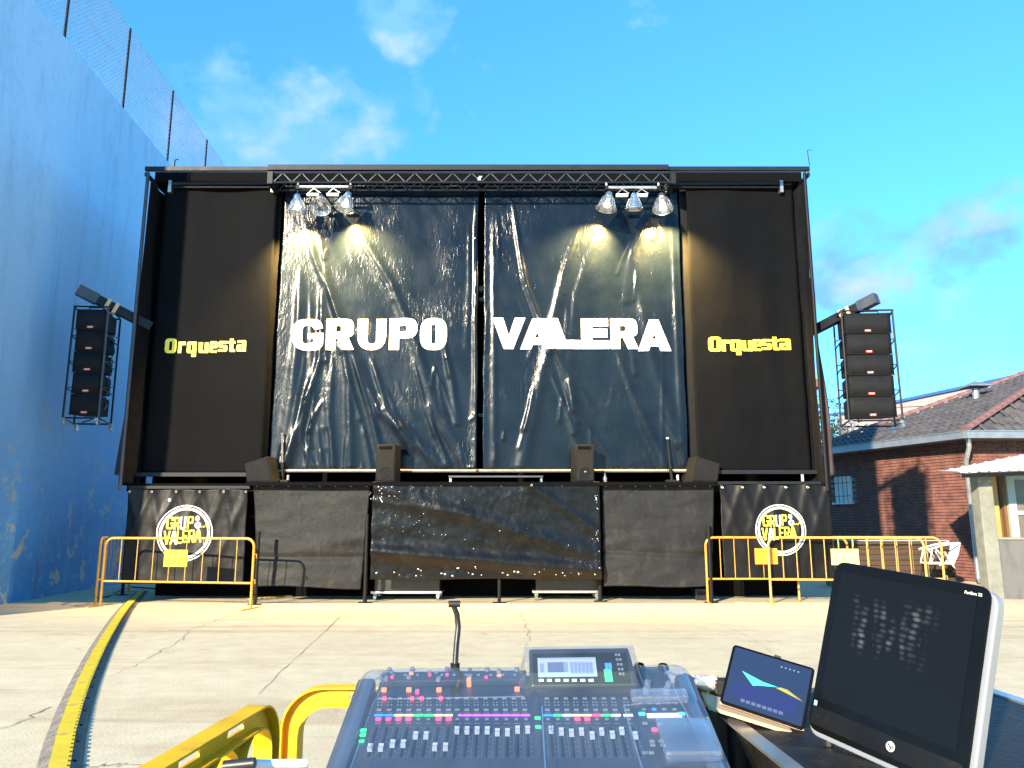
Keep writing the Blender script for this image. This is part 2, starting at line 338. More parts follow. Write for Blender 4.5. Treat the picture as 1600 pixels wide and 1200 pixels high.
# ---------------------------------------------------------------- mesh helpers
class MB:
    def __init__(s): s.v = []; s.f = []
    def add(s, vs, fs):
        k = len(s.v); s.v += [Vector(v) for v in vs]; s.f += [tuple(i+k for i in f) for f in fs]; return s
    def box(s, lo, hi, mx=None, bev=0):
        (x0, y0, z0), (x1, y1, z1) = lo, hi
        if bev:
            b = bev; bm = bmesh.new(); bmesh.ops.create_cube(bm, size=1)
            for v in bm.verts: v.co = Vector(((x0+x1)/2+v.co.x*(x1-x0), (y0+y1)/2+v.co.y*(y1-y0), (z0+z1)/2+v.co.z*(z1-z0)))
            bmesh.ops.bevel(bm, geom=bm.edges[:], offset=b, segments=2, affect='EDGES', profile=.5)
            bm.verts.index_update()
            vs = [v.co.copy() for v in bm.verts]; fs = [[v.index for v in f.verts] for f in bm.faces]; bm.free()
        else:
            vs = [Vector(p) for p in ((x0, y0, z0), (x1, y0, z0), (x1, y1, z0), (x0, y1, z0), (x0, y0, z1), (x1, y0, z1), (x1, y1, z1), (x0, y1, z1))]
            fs = [(0, 3, 2, 1), (4, 5, 6, 7), (0, 1, 5, 4), (1, 2, 6, 5), (2, 3, 7, 6), (3, 0, 4, 7)]
        if mx is not None: vs = [mx @ v for v in vs]
        return s.add(vs, fs)
    def tube(s, pts, r, n=8, caps=True, r2=None):
        pts = [Vector(p) for p in pts]; m = len(pts); rings = []
        up = None
        for i, p in enumerate(pts):
            t = (pts[min(i+1, m-1)]-pts[max(i-1, 0)]).normalized()
            if up is None:
                a = Vector((0, 0, 1)) if abs(t.z) < .9 else Vector((1, 0, 0))
                up = (a - t*a.dot(t)).normalized()
            else: up = (up - t*up.dot(t)).normalized()
            sd_ = t.cross(up)
            rr = r if r2 is None else r+(r2-r)*i/(m-1)
            rings.append([p + (up*math.cos(2*math.pi*k/n)+sd_*math.sin(2*math.pi*k/n))*rr for k in range(n)])
        vs = [q for g in rings for q in g]; fs = []
        for i in range(m-1):
            for k in range(n): fs.append((i*n+k, i*n+(k+1) % n, (i+1)*n+(k+1) % n, (i+1)*n+k))
        if caps: fs += [tuple(range(n-1, -1, -1)), tuple((m-1)*n+k for k in range(n))]
        return s.add(vs, fs)
    def bar(s, a, b, w, h, up=(0, 0, 1)):               # rectangular bar from a to b
        a, b = Vector(a), Vector(b); t = (b-a).normalized(); u = Vector(up); u = (u-t*u.dot(t))
        if u.length < 1e-4: u = Vector((0, 1, 0)); u = (u-t*u.dot(t))
        u.normalize(); sd_ = t.cross(u)
        vs = [p + sd_*(w/2*i) + u*(h/2*j) for p in (a, b) for i, j in ((-1, -1), (1, -1), (1, 1), (-1, 1))]
        return s.add(vs, [(3, 2, 1, 0), (4, 5, 6, 7), (0, 1, 5, 4), (1, 2, 6, 5), (2, 3, 7, 6), (3, 0, 4, 7)])
    def lathe(s, prof, n=24, mx=None):                   # (r, z) profile round z
        vs = []; fs = []
        for r, z in prof:
            for k in range(n): vs.append(Vector((r*math.cos(2*math.pi*k/n), r*math.sin(2*math.pi*k/n), z)))
        for i in range(len(prof)-1):
            for k in range(n): fs.append((i*n+k, i*n+(k+1) % n, (i+1)*n+(k+1) % n, (i+1)*n+k))
        if mx is not None: vs = [mx @ v for v in vs]
        return s.add(vs, fs)
    def prism(s, poly, fn0, fn1):                        # polygon (2-D points) placed by fn0 (bottom) and fn1 (top)
        n = len(poly); vs = [fn0(*p) for p in poly]+[fn1(*p) for p in poly]
        fs = [tuple(range(n-1, -1, -1)), tuple(range(n, 2*n))]+[(k, (k+1) % n, n+(k+1) % n, n+k) for k in range(n)]
        return s.add(vs, fs)
    def xf(s, mx): s.v = [mx @ v for v in s.v]; return s
    def build(s, name, m, parent=None, smooth=False, org=None):
        me = bpy.data.meshes.new(name)
        off = Vector((0, 0, 0))
        if parent is not None: off = Vector(parent.get('_org', (0, 0, 0)))
        elif org is not None: off = Vector(org)
        me.from_pydata([tuple(v-off) for v in s.v], [], s.f); me.update()
        if smooth:
            me.polygons.foreach_set('use_smooth', [True]*len(me.polygons))
            me.set_sharp_from_angle(angle=R(40))
        me.materials.append(m if not isinstance(m, str) else M[m])
        o = bpy.data.objects.new(name, me); COL.objects.link(o)
        if parent is not None:
            o.parent = parent; o['_org'] = parent.get('_org', (0, 0, 0))
        else:
            o.location = off; o['_org'] = tuple(off)
        return o
def tag(o, label, cat, group=None, kind=None):
    if label: o['label'] = label
    if cat: o['category'] = cat
    if group: o['group'] = group
    if kind: o['kind'] = kind
    return o
def thing(name, label, cat, loc=(0, 0, 0), group=None):
    """Empty at the thing's base; parts are given in world coordinates and stored relative to it"""
    o = bpy.data.objects.new(name, None); COL.objects.link(o); o.location = loc; o['_org'] = tuple(loc); o.empty_display_size = .1
    return tag(o, label, cat, group)
def copy_thing(root, mx, label=None, group=None):
    """copy a thing with its parts and sub-parts; mx is the copy's placement"""
    c = root.copy(); COL.objects.link(c); c.matrix_world = mx
    if label: c['label'] = label
    if group: c['group'] = group
    def rec(a, b):
        for ch in list(a.children):
            d = ch.copy(); COL.objects.link(d); d.parent = b; rec(ch, d)
    rec(root, c); return c
def fillet(poly, seg=6):
    """polygon of (x, y[, r]) with rounded corners"""
    out = []; n = len(poly)
    for i, p in enumerate(poly):
        P = Vector(p[:2]); r = p[2] if len(p) > 2 else 0
        if r <= 0: out.append(P); continue
        A = Vector(poly[i-1][:2]); B = Vector(poly[(i+1) % n][:2])
        a = (A-P); b = (B-P); la, lb = a.length, b.length; a.normalize(); b.normalize()
        d = min(r, la*.5 if len(poly[i-1]) > 2 and poly[i-1][2] else la, lb*.5 if len(poly[(i+1) % n]) > 2 and poly[(i+1) % n][2] else lb)
        p0, p1 = P+a*d, P+b*d
        for k in range(seg+1):
            t = k/seg; out.append(p0*(1-t)**2 + P*2*t*(1-t) + p1*t*t)
    return out
def flat_fill(loops, maxlen):
    """filled 2-D outline with holes -> verts, faces, cut fine enough to follow cloth"""
    cu = bpy.data.curves.new('outline', 'CURVE'); cu.dimensions = '2D'; cu.fill_mode = 'FRONT'
    for lp in loops:
        sp = cu.splines.new('POLY'); sp.points.add(len(lp)-1); sp.use_cyclic_u = True
        for q, p in zip(sp.points, lp): q.co = (p[0], p[1], 0, 1)
    ob = bpy.data.objects.new('outline', cu); COL.objects.link(ob)
    me = ob.to_mesh(); bm = bmesh.new(); bm.from_mesh(me); ob.to_mesh_clear()
    bpy.data.objects.remove(ob); bpy.data.curves.remove(cu)
    if maxlen:
        xs = [v.co.x for v in bm.verts]; ys = [v.co.y for v in bm.verts]
        for lo, hi, ax in ((min(xs), max(xs), (1, 0, 0)), (min(ys), max(ys), (0, 1, 0))):
            k = int((hi-lo)/maxlen)
            for i in range(1, k+1):
                c = lo+(hi-lo)*i/(k+1)
                bmesh.ops.bisect_plane(bm, geom=bm.verts[:]+bm.edges[:]+bm.faces[:], plane_co=Vector(ax)*c, plane_no=ax)
    bm.verts.index_update(); bm.verts.ensure_lookup_table()
    vs = [(v.co.x, v.co.y) for v in bm.verts]; fs = [[v.index for v in f.verts] for f in bm.faces]; bm.free()
    return vs, fs
# heavy poster letters, each in a unit box
G_ = {
 'G': [[(0, 0, .5), (1, 0, .28), (1, .55), (.50, .55), (.50, .37), (.68, .37), (.68, .25, .06), (.33, .2, .2), (.33, .8, .2), (.64, .78, .1), (.70, .66), (.98, .70), (.94, 1, .4), (0, 1, .5)]],
 'R': [[(0, 0), (.35, 0), (.35, .36), (.46, .36), (.64, 0), (1.03, 0), (.82, .40), (.99, .47, .1), (.99, 1, .34), (0, 1)], [(.35, .58), (.35, .76), (.56, .76, .08), (.56, .58, .08)]],
 'U': [[(0, 1), (0, 0, .5), (1, 0, .5), (1, 1), (.65, 1), (.65, .2, .2), (.36, .2, .2), (.36, 1)]],
 'P': [[(0, 0), (.36, 0), (.36, .36), (1, .36, .34), (1, 1, .34), (0, 1)], [(.36, .58), (.36, .76), (.62, .76, .08), (.62, .58, .08)]],
 'O': [[(0, 0, .42), (1, 0, .42), (1, 1, .42), (0, 1, .42)], [(.42, .2, .08), (.42, .8, .08), (.58, .8, .08), (.58, .2, .08)]],
 'V': [[(0, 1), (.33, 1), (.5, .42), (.68, 1), (1, 1), (.63, 0), (.35, 0)]],
 'A': [[(0, 0), (.32, 0), (.37, .14), (.63, .14), (.68, 0), (1, 0), (.64, 1), (.36, 1)], [(.44, .38), (.5, .56), (.56, .38)]],
 'W': [[(0, 1), (.41, 1), (.61, .29), (1, .29), (1, 0), (.34, 0)]],            # the slanted L of the poster
 'L': [[(0, 1), (.4, 1), (.4, .27), (1, .27), (1, 0), (0, 0)]],
 'E': [[(0, 0), (1, 0), (1, .28), (.40, .28), (.40, .37), (.94, .37), (.94, .66), (.4, .66), (.4, .73), (.97, .73), (.97, 1), (0, 1)]],
 '0': [[(0, 0, .3), (1, 0, .3), (1, 1, .3), (0, 1, .3)], [(.38, .2), (.38, .8), (.62, .8), (.62, .2)]],
 'r': [[(0, 0), (.46, 0), (.46, .70), (1, .70), (1, 1), (0, 1)]],
 'q': [[(0, 0, .2), (.52, 0), (.52, -.32), (1, -.32), (1, 1), (0, 1, .2)], [(.4, .24), (.4, .76), (.58, .76), (.58, .24)]],
 'u': [[(0, 1), (0, 0, .22), (1, 0), (1, 1), (.60, 1), (.60, .25), (.42, .25), (.42, 1)]],
 'e': [[(0, 0, .22), (1, 0, .1), (1, .22), (.44, .22), (.44, .40), (1, .40), (1, 1, .22), (0, 1, .22)], [(.44, .58), (.44, .8), (.62, .8), (.62, .58)]],
 's': [[(0, 0), (1, 0, .22), (1, .62, .16), (.44, .62), (.44, .76), (.98, .76), (.98, 1), (0, 1, .22), (0, .40, .16), (.58, .40), (.58, .24), (0, .24)]],
 't': [[(.2, 0, .2), (1, 0), (1, .22), (.72, .22), (.72, .76), (1, .76), (1, 1), (.72, 1), (.72, 1.22), (.2, 1.22), (.2, 1), (0, 1), (0, .76), (.2, .76)]],
 'a': [[(0, 0, .2), (1, 0), (1, 1, .2), (.06, 1), (.06, .78), (.58, .78), (.58, .62), (0, .62, .2)], [(.42, .2), (.42, .42), (.58, .42), (.58, .2)]],
}
S_ = .26
L_ = {                                                   # condensed letters of the ring emblem
 'G': [[(0, 0, .2), (1, 0, .2), (1, .52), (.55, .52), (.55, .40), (.70, .40), (.70, .14), (.30, .14), (.30, .86), (.70, .86), (.70, .68), (1, .68), (1, 1, .2), (0, 1, .2)]],
 'R': [[(0, 0), (.3, 0), (.3, .42), (.42, .42), (.68, 0), (1, 0), (.74, .44), (1, .5, .1), (1, 1, .2), (0, 1)], [(.3, .56), (.3, .86), (.7, .86), (.7, .56)]],
 'U': [[(0, 1), (0, 0, .25), (1, 0, .25), (1, 1), (.7, 1), (.7, .14), (.3, .14), (.3, 1)]],
 'P': [[(0, 0), (.3, 0), (.3, .40), (1, .40, .2), (1, 1, .2), (0, 1)], [(.3, .54), (.3, .86), (.7, .86), (.7, .54)]],
 'V': [[(0, 1), (.28, 1), (.5, .32), (.72, 1), (1, 1), (.64, 0), (.36, 0)]],
 'A': [[(0, 0), (.27, 0), (.33, .2), (.67, .2), (.73, 0), (1, 0), (.66, 1), (.34, 1)], [(.38, .34), (.5, .74), (.62, .34)]],
 'L': [[(0, 1), (.32, 1), (.32, .15), (1, .15), (1, 0), (0, 0)]],
 'E': [[(0, 0), (1, 0), (1, .15), (.34, .15), (.34, .43), (.9, .43), (.9, .57), (.34, .57), (.34, .85), (1, .85), (1, 1), (0, 1)]],
}
def glyph(ch, x0, x1, z0, z1, depth, m, parent, lift=.006, maxlen=.05, name='letter', face=None):
    loops = [[(x0+(x1-x0)*p.x, z0+(z1-z0)*p.y) for p in fillet(lp)] for lp in (face or G_)[ch]]
    return flat_print(loops, depth, m, parent, lift, maxlen, name)
def flat_print(loops, depth, m, parent, lift=.006, maxlen=.05, name='letter'):
    vs, fs = flat_fill(loops, maxlen)
    mb = MB(); mb.add([(x, depth(x, z)-lift, z) for x, z in vs], fs)
    for i, f in enumerate(mb.f):                        # face the viewer's side (-Y)
        a, b, c = (mb.v[k] for k in f[:3])
        if (b-a).cross(c-a).y > 0: mb.f[i] = tuple(reversed(f))
    return mb.build(name, m, parent, smooth=True)
def cloth(x_l, x_r, z0, z1, depth, nx, nz, m, name, parent, thick=.004):
    """hanging sheet: x_l/x_r give the side edges at height z, depth(x, z) its distance"""
    mb = MB(); vs = []
    for j in range(nz+1):
        z = z0(0)+(z1(0)-z0(0))*j/nz
        for i in range(nx+1):
            t = i/nx
            zz = z0(t)+(z1(t)-z0(t))*j/nz
            x = x_l(zz)*(1-t)+x_r(zz)*t
            vs.append((x, depth(x, zz), zz))
    fs = []
    for j in range(nz):
        for i in range(nx):
            a = j*(nx+1)+i; fs.append((a, a+1, a+nx+2, a+nx+1))
    mb.add(vs, fs)
    o = mb.build(name, m, parent, smooth=True)
    sm = o.modifiers.new('thickness', 'SOLIDIFY'); sm.thickness = thick; sm.offset = 1
    return o
K = lambda c: (lambda t: c)

# ================================================================ SETTING
mb = MB(); mb.add([(-400, -400, 0), (400, -400, 0), (400, 400, 0), (-400, 400, 0)], [(0, 1, 2, 3)])
tag(mb.build('ground', 'yard'), 'pale cream concrete yard with cracks and tyre smears', 'ground', kind='structure')
M['crack'] = mat('crack', (.22, .18, .14), .95, var=.3)
M['line_paint'] = mat('line_paint', (.74, .72, .66), .7, var=.12, scale=9)
def ground_ribbon(mb, pts, w, z=.004, jit=.03, seed=1, sub=7):
    r_ = random.Random(seed); P = [gp(*p) for p in pts]; Q = []
    for a, b in zip(P[:-1], P[1:]):
        for k in range(sub):
            q = a.lerp(b, k/sub); q.x += r_.uniform(-jit, jit); q.y += r_.uniform(-jit, jit)*1.5; Q.append(q)
    Q.append(P[-1]); vs = []; fs = []
    for i, q in enumerate(Q):
        t = (Q[min(i+1, len(Q)-1)]-Q[max(0, i-1)]).normalized(); s_ = Vector((t.y, -t.x, 0)); ww = w*.8*r_.uniform(.25, 1.2)
        vs += [(q.x-s_.x*ww/2, q.y-s_.y*ww/2, z), (q.x+s_.x*ww/2, q.y+s_.y*ww/2, z)]
        if i: k = 2*i; fs.append((k-2, k-1, k+1, k))
    mb.add(vs, fs)
cr_ = MB()
ground_ribbon(cr_, [(0, 1140), (40, 1125), (78, 1105)], .014, seed=2)
ground_ribbon(cr_, [(175, 1057), (215, 1037), (268, 1008), (286, 998), (292, 985), (345, 967), (395, 948)], .010, seed=3)
ground_ribbon(cr_, [(405, 1085), (440, 1048), (480, 1012), (520, 975), (550, 945)], .010, jit=.008, seed=4)
ground_ribbon(cr_, [(820, 1010), (828, 996), (822, 978), (812, 955)], .012, seed=5)
ground_ribbon(cr_, [(1100, 965), (1160, 990), (1200, 1015), (1250, 1050)], .008, jit=.01, seed=6)
ground_ribbon(cr_, [(130, 1198), (170, 1196), (215, 1197), (260, 1199)], .014, seed=8)
ground_ribbon(cr_, [(1085, 1003), (1040, 985), (980, 973)], .007, seed=9)
tag(cr_.build('ground_crack', 'crack'), 'thin dark cracks running across the concrete yard', None, kind='structure')
pl_ = MB(); ground_ribbon(pl_, [(-60, 944), (140, 944.5), (330, 944.5), (520, 946)], .045, z=.008, jit=.004, seed=7)
tag(pl_.build('ground_line', 'line_paint'), 'thin worn white line painted across the yard', None, kind='structure')

# ---- blue wall and its mesh fence
WD = Vector((-.053, .9986, 0)).normalized(); WP = Vector((-8.574, 13.314, 0)); WNrm = Vector((WD.y, -WD.x, 0))
def wpt(Y, z, out=0.):                                   # point on the wall face
    t = (Y-WP.y)/WD.y; return WP+WD*t+WNrm*out+Vector((0, 0, z))
WALL_H, Y_A, Y_B = 10.5, 10.4, 31.0
wall = thing('blue_wall', 'tall blue painted wall with flaking paint beside the stage', 'wall', wpt(Y_A, 0))
mb = MB(); ny, nzz = 120, 60
vs = []
for i in range(ny+1):
    for j in range(nzz+1):
        Y = Y_A+(Y_B-Y_A)*i/ny; z = WALL_H*j/nzz
        if j == nzz: z += .05*mnoise.noise((Y*1.7, 3, 0))+.07*max(0, mnoise.noise((Y*4.3, 7, 0)))*-1
        vs.append(wpt(Y, z, .012*mnoise.noise((Y*.8, z*.8, 5))))
fs = [(i*(nzz+1)+j, (i+1)*(nzz+1)+j, (i+1)*(nzz+1)+j+1, i*(nzz+1)+j+1) for i in range(ny) for j in range(nzz)]
mb.add(vs, fs)
k = len(mb.v)
T = -.5
front = [i*(nzz+1)+nzz for i in range(ny+1)]
mb.add([wpt(Y_A, 0, T), wpt(Y_B, 0, T), wpt(Y_B, WALL_H, T), wpt(Y_A, WALL_H, T)], [(0, 3, 2, 1)])
for i in range(ny):                                      # coping top
    a, b = mb.v[front[i]], mb.v[front[i+1]]
    mb.add([a, b, b-WNrm*.5, a-WNrm*.5], [(0, 1, 2, 3)])
for Y, s_ in ((Y_A, 1), (Y_B, -1)):
    q = [wpt(Y, 0, 0), wpt(Y, 0, T), wpt(Y, WALL_H, T), wpt(Y, WALL_H, 0)]
    mb.add(q, [(0, 1, 2, 3) if s_ > 0 else (3, 2, 1, 0)])
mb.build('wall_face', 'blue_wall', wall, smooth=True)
FH = 2.12
fence = thing('mesh_fence', 'wire mesh fence on thin steel posts along the top of the blue wall', 'fence', wpt(Y_A, WALL_H, -.12))
post_Y = [10.9, 13.5, 16.05, 18.65, 21.3, 24.0, 26.8, 29.6]
for Y in post_Y:
    MB().tube([wpt(Y, WALL_H-.04, -.12), wpt(Y, WALL_H+FH, -.12)], .028, 8).build('fence_post', 'truss', fence)
for zz in (.05, FH*.5, FH-.03):
    MB().tube([wpt(Y_A+.2, WALL_H+zz, -.12), wpt(Y_B-.2, WALL_H+zz, -.12)], .006, 5).build('fence_wire', 'grey_metal', fence)
net = MB(); L = Y_B-Y_A-.4; st = .11; wv = .0035
for sgn in (1, -1):
    for q in np.arange(-FH, L, st):
        a0, a1 = max(q, 0), min(q+FH, L)
        if a1-a0 < .05: continue
        z0, z1 = a0-q, a1-q
        if sgn < 0: z0, z1 = FH-z0, FH-z1
        net.bar(wpt(Y_A+.2+a0, WALL_H+z0, -.12+.004*sgn), wpt(Y_A+.2+a1, WALL_H+z1, -.12+.004*sgn), wv*1.6, wv*1.6)
o = net.build('fence_mesh', 'grey_metal', fence); o['kind'] = 'stuff'

# ---- brick building with hipped tile roof, on the right
BC = Vector((10.56, 17.85, 0)); BD = Vector((-.34, .94, 0)).normalized(); BN = Vector((-BD.y, BD.x, 0))
if BN.x > 0: BN = -BN                                    # outward normal of the receding wall
BLEN, BH = 4.9, 3.3
bld = thing('brick_building', 'low red brick building with brown tiled hip roof right of the stage', 'building', BC)
core = MB()
B2 = BC+BD*BLEN
inn = .03
corner = [BC-BN*inn+Vector((0, inn, 0)), B2-BN*inn, B2+Vector((9, 0, 0)), BC+Vector((9, inn, 0))]
core.prism([(p.x, p.y) for p in corner], lambda x, y: Vector((x, y, 0)), lambda x, y: Vector((x, y, BH)))
core.build('wall', 'mortar', bld)
def lay_bricks(org, d, n, length, z0, z1, skip=(), seed=0):
    r_ = random.Random(seed); b = MB(); bl, bh, jt = .24, .062, .012
    row = 0; z = z0
    while z+bh < z1:
        s_ = -(bl/2 if row % 2 else 0)
        while s_ < length:
            a, e = max(s_, 0), min(s_+bl-jt, length)
            s_ += bl
            if e-a < .03: continue
            if any(a < q[1] and e > q[0] and z < q[3] and z+bh > q[2] for q in skip): continue
            pr = r_.uniform(-.002, .003)
            p = [org+d*a, org+d*e]
            o_ = n*(.006+pr); i_ = -n*.045
            b.add([p[0]+i_+Vector((0, 0, z)), p[1]+i_+Vector((0, 0, z)), p[1]+o_+Vector((0, 0, z)), p[0]+o_+Vector((0, 0, z)),
                   p[0]+i_+Vector((0, 0, z+bh)), p[1]+i_+Vector((0, 0, z+bh)), p[1]+o_+Vector((0, 0, z+bh)), p[0]+o_+Vector((0, 0, z+bh))],
                  [(3, 2, 6, 7), (0, 3, 7, 4), (2, 1, 5, 6), (4, 7, 6, 5), (0, 1, 2, 3)])
        z += bh+jt; row += 1
    return b
win_s = (3.62, 4.25, 1.90, 2.62)
b1 = lay_bricks(BC, BD, BN, BLEN, 0.05, BH-.02, [win_s], 3)
o = b1.build('brick_course', 'brick', bld); o['kind'] = 'stuff'
b2 = lay_bricks(BC, Vector((1, 0, 0)), Vector((0, -1, 0)), 3.2, 0.05, BH-.02, [], 4)
o = b2.build('brick_course', 'brick', bld); o['kind'] = 'stuff'
def bw(s_, z, out): return BC+BD*s_+BN*out+Vector((0, 0, z))
wf = MB(); a, b, c, d = win_s
for s0, s1, zz0, zz1 in ((a, b, c, c+.05), (a, b, d-.05, d), (a, a+.05, c, d), (b-.05, b, c, d), ((a+b)/2-.02, (a+b)/2+.02, c, d)):
    q = [bw(s0, zz0, -.02), bw(s1, zz0, -.02), bw(s1, zz1, -.02), bw(s0, zz1, -.02)]
    wf.add(q+[x+BN*.05 for x in q], [(0, 1, 2, 3), (7, 6, 5, 4), (0, 4, 5, 1), (1, 5, 6, 2), (2, 6, 7, 3), (3, 7, 4, 0)])
wo = wf.build('window', 'white_paint', bld)
MB().add([bw(a+.05, c+.05, -.005), bw(b-.05, c+.05, -.005), bw(b-.05, d-.05, -.005), bw(a+.05, d-.05, -.005)], [(0, 1, 2, 3)]).build('pane', mat('white_blind', (.78, .77, .74), .5, var=.05), wo)
MB().bar(bw(a-.06, c-.02, .03), bw(b+.06, c-.02, .03), .12, .04).build('sill', 'white_paint', wo)
gb = MB()
for k in range(4): gb.tube([bw(a+(b-a)*(k+.5)/4, c-.02, .09), bw(a+(b-a)*(k+.5)/4, d+.02, .09)], .008, 6)
for zz in (.25, .75): gb.tube([bw(a-.03, c+(d-c)*zz, .09), bw(b+.03, c+(d-c)*zz, .09)], .008, 6)
gb.build('grating', 'black_metal', wo)
# eaves, gutter, downpipe
OV = .38
E0 = BC+BN*OV*.95+Vector((.05, -.42, 0)); E1 = B2+BN*OV; E2 = BC+Vector((9, -.42, 0)); ZE = 3.36
APX = at(1690, 556, 20.4)
roof = MB()
roof.add([E0+Vector((0, 0, ZE)), E1+Vector((0, 0, ZE)), APX], [(0, 2, 1)])
RR = Vector((E2.x, APX.y, APX.z))
roof.add([E0+Vector((0, 0, ZE)), E2+Vector((0, 0, ZE)), RR, APX], [(0, 1, 2, 3)])
roof.add([E0+Vector((0, 0, ZE-.03)), E1+Vector((0, 0, ZE-.03)), B2+Vector((9, 0, ZE-.03)), E2+Vector((0, 0, ZE-.03))], [(0, 1, 2, 3)])
rf = roof.build('roof', 'tile', bld)
def tile_slope(A, B, apex_fn, name):
    """rows of curved tiles on a slope; A-B the eave, apex_fn(u) -> (start, end) limits along the row at slope fraction u"""
    m_ = MB(); return m_
def tri_tiles(E_a, E_b, top, quad_top=None, tw=.21, tl=.33):
    """wavy overlapping tiles over a triangle (or a slope whose far side is vertical), eave E_a to E_b"""
    m_ = MB(); e = (E_b-E_a); Ln = e.length; e.normalize()
    up = (top-E_a); along = up.dot(e); up = up-e*along; Hs = up.length; up.normalize(); nrm = e.cross(up)
    if nrm.z < 0: nrm = -nrm
    rows = int(Hs/tl)
    for r_ in range(rows):
        u0 = r_*tl; mid = (u0+tl*.5)/Hs
        lo = along*mid; hi = Ln+(along-Ln)*mid if quad_top is None else Ln
        c0 = int(math.ceil(lo/tw)); c1 = int(hi/tw)
        for cc in range(c0, c1):
            vs = []; S_ = 6
            for uu, lift in ((u0-.03, .045), (u0+tl, .012)):
                for k_ in range(S_+1):
                    t_ = k_/S_
                    h = lift+.032*math.sin(t_*math.pi*2)+.014
                    vs.append(E_a+e*((cc+t_)*tw)+up*uu+nrm*h)
            k0 = len(vs)
            for k_ in range(S_+1):
                t_ = k_/S_; vs.append(E_a+e*((cc+t_)*tw)+up*(u0-.03)+nrm*(.02+.032*math.sin(t_*math.pi*2)))
            fs = [(k_, k_+1, S_+2+k_, S_+1+k_) for k_ in range(S_)]+[(k0+k_, k0+k_+1, k_+1, k_) for k_ in range(S_)]
            m_.add(vs, fs)
    return m_
zE = Vector((0, 0, ZE))
o = tri_tiles(E1+zE, E0+zE, APX).build('roof_tile', 'tile', rf, smooth=True); o['kind'] = 'stuff'
o = tri_tiles(E0+zE, E0+zE+Vector((4.2, 0, 0)), APX, quad_top=True).build('roof_tile', 'tile', rf, smooth=True); o['kind'] = 'stuff'
def cap_tiles(A, B, m, length=.34, r=.10):
    t = (B-A).normalized(); n_ = int((B-A).length/(length*.8)); proto = None
    for k in range(n_):
        if proto is None:
            tb = MB(); S_ = 6; vs = []
            for i, (x, rr) in enumerate(((0, r*1.12), (length, r*.9))):
                for j in range(S_+1):
                    an = math.pi*j/S_; vs.append((math.cos(an)*rr, x, math.sin(an)*rr*.9))
            tb.add(vs, [(j, j+1, S_+2+j, S_+1+j) for j in range(S_)]+[tuple(range(S_, -1, -1))])
            me = tb.build('hip_tile', m, rf, smooth=True); proto = me.data
            ob = me
        else:
            ob = bpy.data.objects.new('hip_tile', proto); COL.objects.link(ob); ob.parent = rf
        up_ = Vector((0, 0, 1)); xx = t.cross(up_).normalized(); zz = xx.cross(t)
        mx = Matrix((xx, t, zz)).transposed().to_4x4(); mx.translation = A+t*(k*length*.8)+Vector((0, 0, .05))-Vector(rf['_org'])
        ob.matrix_local = mx
        if k == 0:
            for v in ob.data.vertices: v.co += Vector(rf['_org'])
cap_tiles(E0+zE, APX, 'hip_tile'); cap_tiles(E1+zE, APX, 'hip_tile')
gu = MB()
for A_, B_ in ((E0+BN*.06+Vector((0, -.06, 0)), E1+BN*.06), (E0+BN*.06+Vector((0, -.06, 0)), E2+Vector((0, -.06, 0)))):
    gu.bar(A_+Vector((0, 0, ZE-.06)), B_+Vector((0, 0, ZE-.06)), .13, .15)
    gu.bar(A_+Vector((0, 0, ZE+.027)), B_+Vector((0, 0, ZE+.027)), .165, .022)
gu.build('gutter', 'gutter', bld)
dp = BC+BN*.12+Vector((-.02, -.14, 0))
MB().tube([E0+Vector((.12, .12, ZE-.1)), E0+Vector((.12, .12, ZE-.3)), dp+Vector((0, 0, ZE-.62)), dp+Vector((0, 0, .14)), dp+Vector((-.02, -.1, .06))], .052, 12).build('downpipe', 'zinc', bld, smooth=True)
vnt = at(1524, 608, 20.2)
v_ = MB().lathe([(.0, .17), (.42, .03), (.42, .0), (.05, .03)], 4, Matrix.Translation(vnt+Vector((0, 0, .05)))@Matrix.Rotation(R(45), 4, 'Z'))
v_.lathe([(.09, -.5), (.09, .02)], 10, Matrix.Translation(vnt))
v_.build('roof_vent', 'gutter', bld)

# ---- far buildings, tree, wires
ZW = 7.2
A_, B_ = gp(1306, 648, ZW), gp(1640, 577, ZW)
wh = thing('warehouse', 'pale warehouse wall with blue roof edge behind the tiled roof', 'building', (A_.x, A_.y, 0))
dW = (B_-A_); dW.z = 0; dWn = dW.normalized(); pW = Vector((-dWn.y, dWn.x, 0)); pW = pW if pW.y > 0 else -pW
MB().prism([((A_+q).x, (A_+q).y) for q in (Vector(), dW*1.6, dW*1.6+pW*14, pW*14)], lambda x, y: Vector((x, y, 0)), lambda x, y: Vector((x, y, ZW-.02))).build('wall', 'warehouse', wh)
MB().bar(A_+pW*.05-dWn*.2, A_+dW*1.6+pW*.05, .3, .13).build('roof_edge', 'blue_trim', wh)
for k in range(5):
    q = A_+dW*(.08+.3*k)-pW*.02
    MB().box((-.5, -.03, -2.6), (.5, .05, -1.2), Matrix.Translation(q)@Matrix.Rotation(math.atan2(dWn.y, dWn.x), 4, 'Z')).build('window', 'pane', wh)
hz = at(1298, 596, 32)
hs = thing('tiled_house', 'house with red tiled eaves showing past the right edge of the stage', 'building', (hz.x-4, 34, 0))
MB().box((hz.x-8, 33, 0), (hz.x-.7, 40, hz.z-.15)).build('wall', 'warehouse', hs)
rr_ = MB(); rr_.prism([(hz.x-9, hz.z-.15), (hz.x-.1, hz.z-.15), (hz.x-.05, hz.z+.05), (hz.x-.5, hz.z+.22), (hz.x-9, hz.z+1.4)], lambda x, z: Vector((x, 32.4, z)), lambda x, z: Vector((x, 40.6, z)))
rr_.build('roof', 'hip_tile', hs)
bf = thing('blue_frame', 'blue steel tube frame standing behind the tiled roof by the stage edge', 'frame', at(1311, 690, 30))
